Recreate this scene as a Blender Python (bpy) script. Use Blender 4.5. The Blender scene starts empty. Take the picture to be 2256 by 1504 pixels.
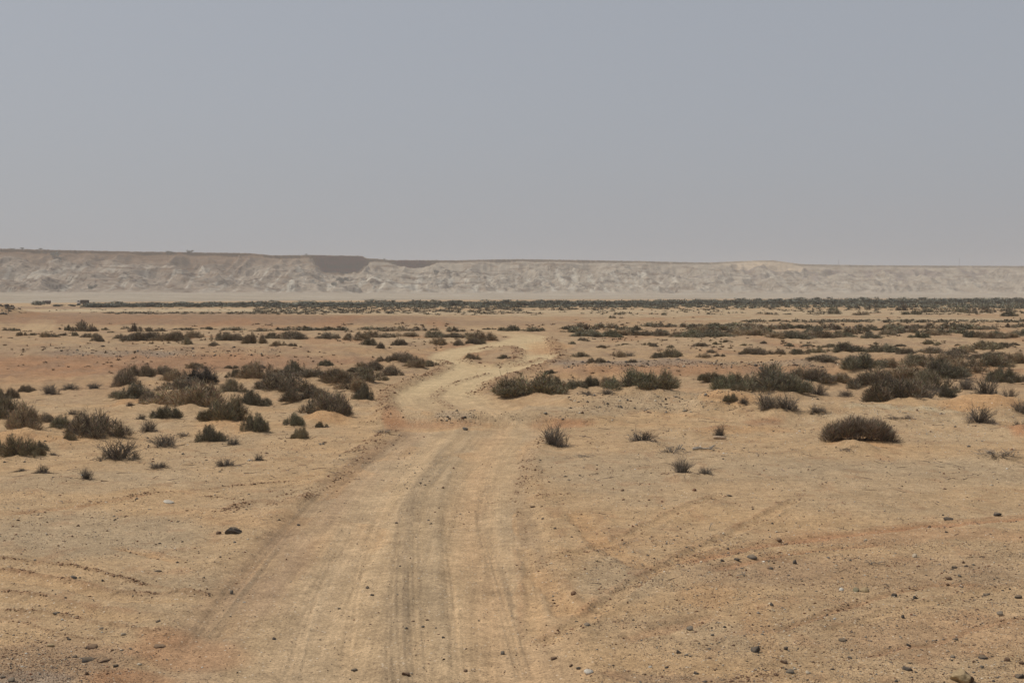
import bpy, math, random
import numpy as np

# ------------------------------------------------------------------ camera, sky, sun, exposure
C = bpy.context.scene
COL = C.collection
CAM_H, F, HOR = 4.2, 2820.0, 650.0            # eye height, focal length and horizon row in photo pixels
PITCH = math.atan((752.0 - HOR) / F)
cam_d = bpy.data.cameras.new('camera'); cam = bpy.data.objects.new('camera', cam_d); COL.objects.link(cam)
cam_d.sensor_width = 36; cam_d.lens = 36 * F / 2256.0
cam_d.clip_start = .1; cam_d.clip_end = 60000
cam.location = (0, 0, CAM_H); cam.rotation_euler = (math.pi / 2 - PITCH, 0, 0)
C.camera = cam
SUN_EL, SUN_AZ = math.radians(57), math.radians(-72)      # azimuth from +Y (view direction), negative = left
world = bpy.data.worlds.new('World'); C.world = world; world.use_nodes = True
wn = world.node_tree; wn.nodes.clear()
sky = wn.nodes.new('ShaderNodeTexSky'); sky.sky_type = 'NISHITA'; sky.sun_disc = False
sky.sun_elevation = SUN_EL; sky.sun_rotation = SUN_AZ
sky.air_density = 1.0; sky.dust_density = 4.0; sky.ozone_density = 1.5; sky.altitude = 100
hs = wn.nodes.new('ShaderNodeHueSaturation'); hs.inputs['Saturation'].default_value = .62; hs.inputs['Value'].default_value = 1
SKYMIX = wn.nodes.new('ShaderNodeMix'); SKYMIX.data_type = 'RGBA'
SKYMIX.inputs[0].default_value = .72; SKYMIX.inputs[7].default_value = (4.42, 4.76, 5.36, 1)   # dust-laden air, evenly grey
bg = wn.nodes.new('ShaderNodeBackground'); bg.inputs[1].default_value = .085
wo = wn.nodes.new('ShaderNodeOutputWorld')
wn.links.new(sky.outputs[0], hs.inputs['Color']); wn.links.new(hs.outputs[0], SKYMIX.inputs[6])
wn.links.new(SKYMIX.outputs[2], bg.inputs[0]); wn.links.new(bg.outputs[0], wo.inputs[0])
sl = bpy.data.lights.new('sun', 'SUN'); sl.energy = 2.7; sl.angle = math.radians(.6); sl.color = (1, .95, .87)
so = bpy.data.objects.new('sun', sl); COL.objects.link(so)
so.rotation_euler = (math.pi / 2 - SUN_EL, 0, -SUN_AZ + math.pi)   # light comes from the left, a little beyond
C.view_settings.view_transform = 'Standard'; C.view_settings.look = 'None'
C.view_settings.exposure = 0; C.view_settings.gamma = 1; C.view_settings.use_curve_mapping = False
C.cycles.volume_bounces = 1; C.cycles.max_bounces = 6; C.cycles.use_denoising = True; C.cycles.denoiser = 'OPENIMAGEDENOISE'; C.cycles.denoising_prefilter = 'ACCURATE'
HAZE_DENSITY = .00018

rng = np.random.default_rng(7); random.seed(7)

# ------------------------------------------------------------------ noise
def _h(ix, iy, seed):
    h = (ix.astype(np.int64) * 374761393 + iy.astype(np.int64) * 668265263 + seed * 1274126177) & 0xffffffff
    h = ((h ^ (h >> 13)) * 1274126177) & 0xffffffff
    return ((h ^ (h >> 16)) & 0xffff).astype(np.float32) / 65535.0
def noise(x, y, seed=0):
    x = np.asarray(x, float); y = np.asarray(y, float)
    x0 = np.floor(x); y0 = np.floor(y); fx = (x - x0).astype(np.float32); fy = (y - y0).astype(np.float32)
    x0 = x0.astype(np.int64); y0 = y0.astype(np.int64)
    u = fx * fx * fx * (fx * (fx * 6 - 15) + 10); v = fy * fy * fy * (fy * (fy * 6 - 15) + 10)
    def g(ix, iy, dx, dy):
        a = _h(ix, iy, seed) * 6.2831853
        return np.cos(a) * dx + np.sin(a) * dy
    n00 = g(x0, y0, fx, fy); n10 = g(x0 + 1, y0, fx - 1, fy)
    n01 = g(x0, y0 + 1, fx, fy - 1); n11 = g(x0 + 1, y0 + 1, fx - 1, fy - 1)
    return ((n00 * (1 - u) + n10 * u) * (1 - v) + (n01 * (1 - u) + n11 * u) * v) * 1.5
def fbm(x, y, o=3, seed=0, gain=.5):
    s = 0; a = 1; t = 0
    for k in range(o):
        s = s + a * noise(x * 2.03 ** k + 17.3 * k, y * 2.03 ** k - 9.1 * k, seed + k); t += a; a *= gain
    return s / t
def sst(a, b, x):
    t = np.clip((x - a) / (b - a), 0, 1); return t * t * (3 - 2 * t)

# ------------------------------------------------------------------ photo geometry
CP, SP = math.cos(PITCH), math.sin(PITCH)
def chart(x, y, z):
    zf = y * CP - (z - CAM_H) * SP; yu = y * SP + (z - CAM_H) * CP
    zf = np.where(zf < .3, .3, zf)
    return 1128 + F * x / zf, 752 - F * yu / zf
# large shapes of the ground: (centre x as photo column pair, crest distance, height, front width, back width, side softness)
RIDGES = [  # px0, px1, crest D, h, front, back
    (835, 1330, 41.9, .38, 1.25, 6, 60), (1210, 1690, 47.5, .50, 5, 4, 90), (1230, 1880, 69, .62, 6, 12, 110),
    (-500, 880, 84, .95, 17, 12, 130), (-900, 980, 188, 1.25, 22, 60, 120), (1620, 3000, 44.5, .35, 3, 5, 130),
    (1500, 3200, 116, .35, 8, 14, 200), (300, 1090, 112, .3, 6, 10, 100), (-400, 200, 45, .25, 3, 4, 90)]
def macro(x, y):
    z = np.zeros_like(x); yy = np.maximum(y, 1.0)
    pxf = 1128 + F * x / yy
    for k, (a, b, d, h, f, bk, soft) in enumerate(RIDGES):
        dd = yy + 1.2 * noise(x / 7 + k * 5.1, yy * 0 + 3.3, 40 + k) * min(1, f / 3) - d
        prof = np.where(dd < 0, sst(-f, 0, dd), 1 - sst(0, bk, dd))
        side = sst(a - soft, a + soft, pxf) * (1 - sst(b - soft, b + soft, pxf))
        z = z + h * prof * side * (y > 0)
    far = sst(40, 300, yy)
    z = z + far * .25 * noise(x / 55, y / 45, 3) + .06 * noise(x / 9, y / 9, 5) * sst(10, 30, yy)
    z = z + 2.3 * np.exp(-(((x + 79) / 7) ** 2 + ((y - 188) / 5) ** 2))            # foot of the stone heap
    return z
def unproj(px, py, off=0.0, dmax=1500.0):
    """photo pixel -> point on the ground (macro shape)"""
    px = np.atleast_1d(np.asarray(px, float)); py = np.atleast_1d(np.asarray(py, float))
    a = (px - 1128) / F; b = (752 - py) / F
    dx, dy, dz = a, CP + b * SP, -SP + b * CP
    t = np.geomspace(9, dmax, 240)
    n = len(px); lo = np.full(n, t[-2]); hi = np.full(n, t[-1]); done = np.zeros(n, bool)
    for i in range(0, len(t)):
        k = np.nonzero(~done)[0]
        if not len(k): break
        u = t[i]; zt = CAM_H + dz[k] * u
        near_ = zt < 4.0
        kk = k[near_]
        if not len(kk): continue
        b_ = zt[near_] < macro(dx[kk] * u, dy[kk] * u)
        j = kk[b_]; lo[j] = t[max(i - 1, 0)]; hi[j] = u; done[j] = True
    for _ in range(11):
        m = (lo + hi) / 2; b_ = CAM_H + dz * m < macro(dx * m, dy * m); hi = np.where(b_, m, hi); lo = np.where(b_, lo, m)
    x, y = dx * hi, dy * hi
    s = 1 + off / np.maximum(y, 1)
    return x * s, y * s
CACHE = {}
def prefetch(L):
    L = [(float(p[0]), float(p[1])) for p in L]; x, y = unproj([p[0] for p in L], [p[1] for p in L])
    for k, p in enumerate(L): CACHE[p] = (float(x[k]), float(y[k]))
def up1(px, py, off=0.0):
    k = (float(px), float(py))
    if k not in CACHE: prefetch([k])
    return CACHE[k]

# ------------------------------------------------------------------ shrub list (column, row of the base, width, height in photo pixels, type, label)
# types: d dense brown brush, g greener brush, s sparse dry twigs, p pale dead sticks, a arch over a sand mound
SHRUBS = [
 (18,882,42,28,'d','rounded brown shrub at the left edge behind the pair of big left edge bushes'),
 (59,865,30,17,'d','small tidy olive tuft just right of the rounded left edge shrub'),
 (111,873,40,22,'s','grey brown upright twiggy shrub second in the back row from the left edge'),
 (155,862,38,14,'s','wispy brown low shrub left of the bare patch before the big left cluster'),
 (207,860,34,14,'s','thin grey see through twigs just left of the big left shrub cluster'),
 (279,856,58,40,'d','tall brown shrub at the upper left corner of the big left cluster'),
 (312,835,50,30,'d','brown shrub crowning the back of the big left cluster near its left end'),
 (357,829,46,22,'d','low brown shrub at the back of the left cluster before the dark tangle'),
 (430,816,40,14,'d','small far tuft right behind the dark tangled bush'),
 (444,850,62,42,'k','very dark tangled dead bush rising from the back of the left cluster'),
 (392,846,62,24,'d','flat brown shrub leaning against the left of the dark tangled bush'),
 (296,886,86,30,'g','wide low olive shrub above the small sand slope in the left cluster'),
 (338,898,56,36,'d','dark rounded shrub at the right foot of the small sand slope'),
 (405,870,92,32,'d','broad brown shrub directly in front of the dark tangled bush'),
 (428,903,136,54,'d','largest brown shrub, filling the middle of the left cluster'),
 (513,868,46,28,'d','detached round brown shrub to the right of the dark tangled bush'),
 (500,933,96,54,'g','big olive shrub on a sand hummock at the right front of the left cluster'),
 (553,901,68,32,'g','shrub spreading to the right behind the big olive hummock shrub'),
 (562,954,56,40,'g','green grey bushy shrub at the front right corner of the left cluster'),
 (368,928,58,27,'g','dark green shrub on flat sand below the middle of the left cluster'),
 (312,929,22,15,'s','little grey tuft left of the dark green flat sand shrub'),
 (328,952,36,27,'s','loose brown twiggy bush below the little grey tuft'),
 (404,961,36,21,'p','bare pale dead sticks fanned out on the sand'),
 (461,975,58,35,'g','compact dark green bush standing alone right of the pale dead sticks'),
 (514,980,30,20,'s','sparse grey bush touching the right of the compact green bush'),
 (160,914,20,14,'s','tiny grey tuft alone between the left edge bushes and the left cluster'),
 (286,907,16,10,'s','tiny tuft just under the small sand slope'),
 (14,932,92,48,'d','big brown bush cut by the left edge above the sand hummock'),
 (62,954,84,50,'d','big brown bush touching the right side of the cut off left edge bush'),
 (100,934,38,18,'d','small shrub linking the big left edge bushes to the long dark bush'),
 (137,949,54,30,'g','olive shrub at the left end of the long dark bush'),
 (210,972,112,58,'d','long dark drooping bush, widest one near the left edge'),
 (153,979,24,24,'g','upright little shrub at the left foot of the long dark drooping bush'),
 (0,1001,28,36,'d','dark bush half outside the frame at the left edge'),
 (46,1013,80,50,'g','big dark bush nearest the camera at the left edge'),
 (88,998,38,22,'g','grey green side shoot to the right of the nearest left edge bush'),
 (117,1004,18,9,'s','tiny dry wisp to the right of the nearest left edge bush'),
 (261,1016,84,42,'s','wide grey twiggy bush with bare branches, standing alone on sand'),
 (362,988,66,29,'s','low spreading grey bush right of the wide twiggy one'),
 (94,1043,28,20,'s','small dry tuft in front of the nearest left edge bush'),
 (190,1057,32,26,'s','isolated fan shaped dry bush, nearest of all on the left sand'),
 (349,1032,44,16,'s','pair of low grey dry tufts on open sand'),
 (495,1029,46,20,'s','low dry tuft midway between left cluster and track'),
 (570,1014,20,17,'s','spindly dry sprig with one tall stalk left of the track'),
 (48,1039,18,9,'s','tiny dry tuft closest to the left edge on open sand'),
 (518,838,32,18,'d','small shrub behind the detached round brown shrub'),
 (572,841,82,33,'d','brown shrub at the left end of the middle cluster'),
 (646,839,62,34,'g','dark green capped shrub at the back of the middle cluster'),
 (668,846,110,24,'d','long low shrub linking the two halves of the middle cluster'),
 (622,869,102,40,'d','wide brown shrub on the left front of the middle cluster'),
 (752,853,96,32,'d','wide dark shrub at the right of the middle cluster'),
 (808,850,70,30,'d','rounded shrub ending the middle cluster at its right'),
 (775,869,62,27,'d','shrub hanging below the wide dark right half of the middle cluster'),
 (803,885,40,33,'g','greenish shrub at the lower right corner of the middle cluster'),
 (680,893,92,35,'d','brown shrub joining the middle cluster to the overhanging sand mound bush'),
 (724,926,100,54,'d','bush overhanging a bare sand mound left of the track bend'),
 (708,942,24,18,'g','dark little shrub under the overhanging sand mound bush'),
 (648,940,42,27,'g','olive shrub at the left foot of the sand mound bush'),
 (662,967,32,29,'g','grey green upright shrub nearest the camera below the sand mound bush'),
 (864,833,42,22,'d','single bushy tuft on the bank left of the track bend'),
 (852,801,36,15,'d','left end of the dark arched row beside the track narrows'),
 (888,804,54,23,'d','highest shrub of the dark arched row beside the track narrows'),
 (920,813,42,20,'d','third shrub of the dark arched row beside the track narrows'),
 (948,811,32,13,'d','right end of the dark arched row, touching the track'),
 (793,809,30,13,'d','small round shrub left of the dark arched row'),
 (822,819,40,18,'d','shrub just below the left end of the dark arched row'),
 (788,823,48,12,'d','flat strip of shrub left below the dark arched row'),
 (717,809,30,14,'g','dark round tuft on the red ground behind the middle cluster'),
 (743,826,28,15,'d','tuft between the red ground and the right half of the middle cluster'),
 (697,829,24,12,'d','little tuft behind the middle of the middle cluster'),
 (545,811,24,10,'d','low tuft on the red ground behind the left half of the middle cluster'),
 (575,812,20,8,'d','smallest tuft on the red ground behind the middle cluster'),
 (508,812,26,9,'d','flat tuft on the red ground between left and middle clusters'),
 (843,958,34,18,'p','grey dead shrub lying on the soil ridge left of the track'),
 (1040,794,32,15,'d','larger left shrub on the island between the two track branches'),
 (1112,793,28,11,'d','smaller right shrub on the island between the two track branches'),
 (1162,881,142,48,'g','big dark shrub at the right of the track bend'),
 (1225,874,46,34,'g','right shoulder of the big dark shrub by the track bend'),
 (1266,862,50,22,'g','low shrub in the gap of the long dark hedge right of the bend'),
 (1300,857,38,23,'g','upright tuft at the left start of the long dark hedge'),
 (1345,859,54,26,'d','shrub at the left shoulder of the long dark hedge'),
 (1392,866,96,43,'g','central shrub of the long dark hedge right of the bend'),
 (1444,866,88,42,'g','rounded right end of the long dark hedge right of the bend'),
 (1290,873,32,12,'s','grey dry tuft in front of the hedge, left one'),
 (1337,872,32,13,'s','grey dry tuft in front of the hedge, right one'),
 (1214,823,28,11,'g','lone little shrub on the right bank of the upper bend'),
 (1220,985,60,46,'s','grey windswept twiggy bush at the right edge of the near track'),
 (1415,979,62,25,'s','flattened dry bush on a sand hump right of the windswept bush'),
 (1502,1049,46,36,'s','upright dry bush on a little red mound in the right middle sand'),
 (1556,1047,32,17,'s','small grey dry tuft right of the dry bush on the red mound'),
 (1586,962,28,25,'s','dry sprig standing right behind the pale log'),
 (1285,1006,40,12,'p','faint flat grey twigs right of the windswept bush'),
 (1330,768,28,10,'d','small flat shrub on pale ground right beyond the track fork'),
 (1277,787,36,13,'d','small dark shrub right of the fork, nearest the track'),
 (1361,786,36,15,'d','left of two touching shrubs right of the fork'),
 (1386,785,28,11,'s','right of two touching shrubs right of the fork'),
 (1316,804,34,14,'d','brown tuft at the edge of the gravel mound behind the hedge'),
 (1393,799,20,9,'d','tiny tuft on the crest of the gravel mound behind the hedge'),
 (1476,787,52,22,'g','peaked dark shrub alone behind the gravel mound'),
 (1450,789,36,12,'d','low brown shrub at the left foot of the peaked dark shrub'),
 (1549,789,34,12,'d','round shrub right of the peaked dark shrub'),
 (1568,778,22,9,'d','tiny far tuft above the round shrub right of the peaked one'),
 (1584,786,22,10,'d','tiny tuft right of the round shrub'),
 (1664,783,56,21,'d','low wide shrub left in the middle distance row on the right'),
 (1714,783,38,15,'d','shrub attached right of the low wide middle distance shrub'),
 (1757,781,42,13,'d','flat brown shrub in the middle distance row on the right'),
 (1795,779,40,15,'g','shrub with a green top right of the flat brown one'),
 (1862,776,78,21,'g','green wide dome in the middle distance row on the right'),
 (1944,776,72,21,'g','darkest green dome in the middle distance row on the right'),
 (1996,780,32,17,'d','brown shrub at the right foot of the darkest green dome'),
 (2166,772,80,24,'g','large smooth dome shrub high up near the right edge'),
 (2213,766,36,12,'d','low shrub right of the large smooth dome'),
 (2134,778,28,14,'d','shrub at the left foot of the large smooth dome'),
 (1815,802,78,12,'d','long thin shrub along the crest of the red mound'),
 (2070,780,92,20,'d','long brown shrub left of the large smooth dome'),
 (1902,827,92,34,'g','dark dome at the upper left of the big right thicket'),
 (1955,813,46,21,'d','small dome behind the upper left of the big right thicket'),
 (2020,812,74,24,'d','brown shrub at the back of the big right thicket'),
 (2066,803,62,18,'d','flat shrub behind the back of the big right thicket'),
 (2103,795,62,18,'d','faint brown shrub between the thicket and the large dome'),
 (2153,793,36,13,'d','small shrub below the large smooth dome'),
 (2190,788,52,14,'d','flat shrub right below the large smooth dome'),
 (2232,805,62,26,'d','brown shrub touching the right edge below the large dome'),
 (2177,817,84,29,'d','wide shrub at the right behind the thicket'),
 (2120,826,84,30,'d','wide dark shrub right of the thicket centre'),
 (2070,841,104,38,'g','big olive shrub right at the heart of the big right thicket'),
 (2210,849,64,36,'g','open olive shrub near the right edge'),
 (2250,843,30,19,'d','small shrub cut by the right edge'),
 (1564,848,58,20,'g','flat left tail of the row right of the gravel mound'),
 (1608,869,70,35,'g','shrub sloping down to the bright sand ramp'),
 (1640,859,64,31,'g','shrub behind the bright sand ramp'),
 (1700,876,122,54,'g','big dark green shrub right of the bright sand ramp'),
 (1745,878,72,36,'g','lower right part shrub of the big dark green one'),
 (1778,851,92,34,'d','brown shrub behind the big dark green shrub'),
 (1845,848,62,22,'d','low shrub between the red mound and the big right thicket'),
 (1800,874,46,28,'s','grey twiggy shrub right of the big dark green shrub'),
 (1626,875,28,18,'g','small shrub on the bright sand ramp'),
 (1862,874,32,15,'s','grey dry tuft in the sandy gap before the thicket'),
 (1985,894,132,60,'d','largest shrub at the front of the big right thicket'),
 (1925,863,96,42,'d','left front shrub of the big right thicket'),
 (1985,850,110,36,'d','shrub in the middle of the big right thicket'),
 (2050,872,88,46,'d','right middle shrub of the big right thicket'),
 (2036,888,62,36,'s','loose brown shrub at the right front of the thicket'),
 (2082,881,38,25,'g','dark little shrub at the thicket right end'),
 (2127,862,42,26,'s','upright grey shrub detached right of the thicket'),
 (2172,885,52,48,'s','tall grey shrub detached right of the thicket on a sand crest'),
 (2150,886,52,17,'s','low grey skirt shrub at the foot of the tall grey one'),
 (2222,888,38,32,'s','narrow upright shrub near the right edge on the sand crest'),
 (1608,895,28,19,'g','little bush in front of the bright sand ramp, left one'),
 (1638,898,22,17,'s','little bush in front of the bright sand ramp, right one'),
 (1688,916,62,36,'s','spiky grey bush, left one of a touching pair on a sand hump'),
 (1732,918,54,33,'s','spiky grey bush, right one of a touching pair on a sand hump'),
 (1890,980,168,72,'a','large brown bush arching over a bare sand mound in the right foreground'),
 (2158,937,62,35,'s','dark fan shaped twiggy bush alone near the right edge'),
 (2250,914,42,27,'s','pale sparse bush cut by the right edge'),
 (1968,933,26,14,'p','dead twigs right behind the arching bush'),
 (1997,932,22,16,'p','curled pale dead twigs right behind the arching bush'),
 (1800,919,42,16,'s','faint grey twigs left behind the arching bush'),
 (2195,1016,92,28,'p','sprawling dry twigs on a low mound near the right edge'),
 (2246,948,32,20,'s','dry sprig on the red mound at the right edge'),
 (1865,1000,26,12,'p','small dry sprig in front of the arching bush'),
 (1480,998,52,26,'p','pale dead branches lying left of the broken sticks'),
]
prefetch(SHRUBS)
NEB = []   # sand hummocks under shrubs: x, y, radius, height
for (px, py, w, h, ty, lb) in SHRUBS:
    x, y = up1(px, py)
    m = y / F
    W = w * m
    if w > 30 and py > 790:
        k = {'d': .13, 'g': .13, 's': .07, 'k': .12, 'p': .04, 'a': .05}[ty]
        NEB.append((x, y + W * .15, W * .62, W * k))
for (px, py, r, h) in [(1880,994,.75,.40),(715,930,.9,.36),(515,945,.9,.3),(300,905,1.1,.3),(1600,880,1.4,.35),(1502,1055,.55,.16),(1590,950,.5,.2),
                       (1650,948,.8,.16),(2250,960,.9,.4),(1700,920,.9,.22),(2170,893,1.7,.45),(45,965,1.1,.3),(130,985,.7,.2),(1415,985,.7,.2),
                       (1240,965,.6,.14),(1880,905,2.2,.28),(2200,1010,.9,.2),(1520,955,.5,.12)]:
    x, y = up1(px, py); NEB.append((x, y, r, h * .78))

# ------------------------------------------------------------------ soils and tracks
SAND = np.array([.42, .276, .148]); GREY = np.array([.35, .262, .165]); RED = np.array([.35, .185, .095])
DRED = np.array([.22, .115, .066]); PALE = np.array([.43, .31, .185]); YEL = np.array([.46, .36, .225]); ORANGE = np.array([.43, .255, .125])
BROWN = np.array([.25, .165, .105]); ROADC = np.array([.425, .298, .172]); GRAVEL = np.array([.24, .19, .145])
ROAD_A = np.array([(1700,60,1330),(1504,295,1262),(1400,385,1232),(1300,470,1212),(1200,572,1190),(1100,682,1160),(1050,738,1150),(1000,800,1168),
    (960,868,1186),(930,872,1212),(905,865,1160),(890,858,1095),(870,862,1052),(850,890,1072),(830,952,1112),(815,985,1150)])[::-1]
ROAD_B = np.array([(815,985,1110),(800,962,1045),(790,945,1012),(780,955,1030),(770,990,1078),(760,1052,1132),(750,1110,1196),(742,1132,1204),
    (737,1100,1180),(730,1062,1135),(722,1030,1075)])[::-1]
ROAD_C = np.array([(822,1040,1120),(815,1062,1150),(806,1100,1175),(797,1138,1205),(785,1150,1226),(770,1140,1220),(755,1136,1214),(745,1146,1202)])[::-1]
ROAD_D = np.array([(730,38,112),(716,62,122),(703,66,124)])[::-1]
# soil patches: column, row, half width, half height, colour, strength
PATCH = [(250,790,260,4,DRED,.65),(150,812,260,6,np.array([.26,.135,.075]),.6),(640,800,240,6,np.array([.30,.17,.1]),.6),(600,782,220,4,PALE,.5),(420,798,300,3,PALE,.45),(90,775,160,9,GRAVEL,.35),(200,822,260,5,DRED,.35),(60,840,140,5,RED,.5),(330,778,40,9,GRAVEL,.7),(880,775,180,5,ORANGE,.4),(1750,800,90,5,GRAVEL,.5),(300,795,640,16,np.array([.31,.172,.096]),.85),(420,812,400,10,DRED,.5),(60,815,240,22,RED,.8),(300,768,500,10,GREY,.6),(120,845,260,18,ORANGE,.3),
 (450,705,560,13,np.array([.255,.15,.09]),.85),(80,700,150,14,np.array([.27,.16,.095]),.6),(300,693,330,5,BROWN,.7),(250,778,180,7,GRAVEL,.6),(800,700,260,5,BROWN,.5),(1080,712,240,6,BROWN,.5),
 (400,684,420,4.2,YEL,.95),(120,677,140,2,BROWN,.8),(200,680,260,1.5,BROWN,.5),(1500,690,800,9,YEL,.75),(1900,704,420,6,YEL,.8),(1600,714,140,3,YEL,.7),(900,690,300,4,YEL,.7),
 (1500,755,800,13,PALE,.6),(700,752,400,9,PALE,.6),(600,735,420,6,PALE,.4),(1850,790,420,9,ORANGE,.35),
 (1500,815,330,14,RED,.8),(1400,800,240,7,GRAVEL,.8),(1830,818,70,12,RED,.5),(1280,828,120,8,ORANGE,.7),
 (980,930,150,13,RED,.55),(1230,930,80,16,RED,.6),(880,925,40,26,RED,.5),(1440,885,190,18,GREY,.6),(1350,905,230,12,GREY,.45),
 (560,768,360,6,RED,.35),(2000,925,300,10,PALE,.75),(1990,907,140,5,YEL,.8),(2150,960,140,18,PALE,.45),(1640,950,120,12,ORANGE,.6),(1600,888,80,12,ORANGE,.8),
 (2245,955,36,16,RED,.9),(1680,930,50,6,RED,.5),(1590,945,34,9,DRED,.45),(1690,935,40,6,DRED,.4),(1895,975,90,14,ORANGE,.9),(2170,898,110,9,ORANGE,.9),
 (715,925,50,16,ORANGE,.8),(500,940,90,12,ORANGE,.7),(300,895,60,9,ORANGE,.8),(60,975,140,14,ORANGE,.6),(830,1130,110,26,ORANGE,.55),(840,1140,26,8,RED,.6),(1058,1125,10,22,RED,.55),
 (560,1140,260,30,ORANGE,.25),(180,1175,280,55,GREY,.75),(400,1290,90,20,GREY,.4),(200,1060,320,26,GREY,.55),(100,1460,240,55,BROWN,.55),(40,1500,120,30,GRAVEL,.6),
 (300,1500,140,22,RED,.55),(330,1440,60,16,DRED,.3),(400,1410,90,20,RED,.4),(900,1180,50,160,GREY,.35),(950,1040,70,30,GREY,.5),(1480,1030,360,45,GREY,.45),(2000,1050,350,40,GREY,.55),
 (1650,1090,380,25,GREY,.3),(1330,1060,160,30,GREY,.35),(1330,1280,110,60,GREY,.5),(1400,1190,140,22,ORANGE,.3),(1560,1310,90,30,ORANGE,.5),(1950,1260,330,50,BROWN,.28),(1650,1262,200,35,BROWN,.28),(2000,1180,330,20,RED,.35),
 (2080,1400,260,60,RED,.25),(1480,1400,260,50,GREY,.22),(1500,1500,180,14,BROWN,.5),(1680,1380,40,90,ORANGE,.35),(850,1480,120,16,RED,.25),(1100,1470,150,30,ORANGE,.35),(560,1500,260,40,GREY,.35)]
POST = [(970,932,130,12,RED,.5),(1240,930,70,13,RED,.5),(1110,915,240,9,GREY,.35),(1010,912,60,8,GRAVEL,.35),(870,925,30,20,RED,.6),(980,945,130,4,ORANGE,.5),
 (430,1440,130,40,RED,.45),(540,1310,80,50,BROWN,.30),(620,1210,60,50,BROWN,.22),(1190,765,50,14,ORANGE,.6),(1180,775,60,8,RED,.35),(300,1504,110,26,RED,.5)]
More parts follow.
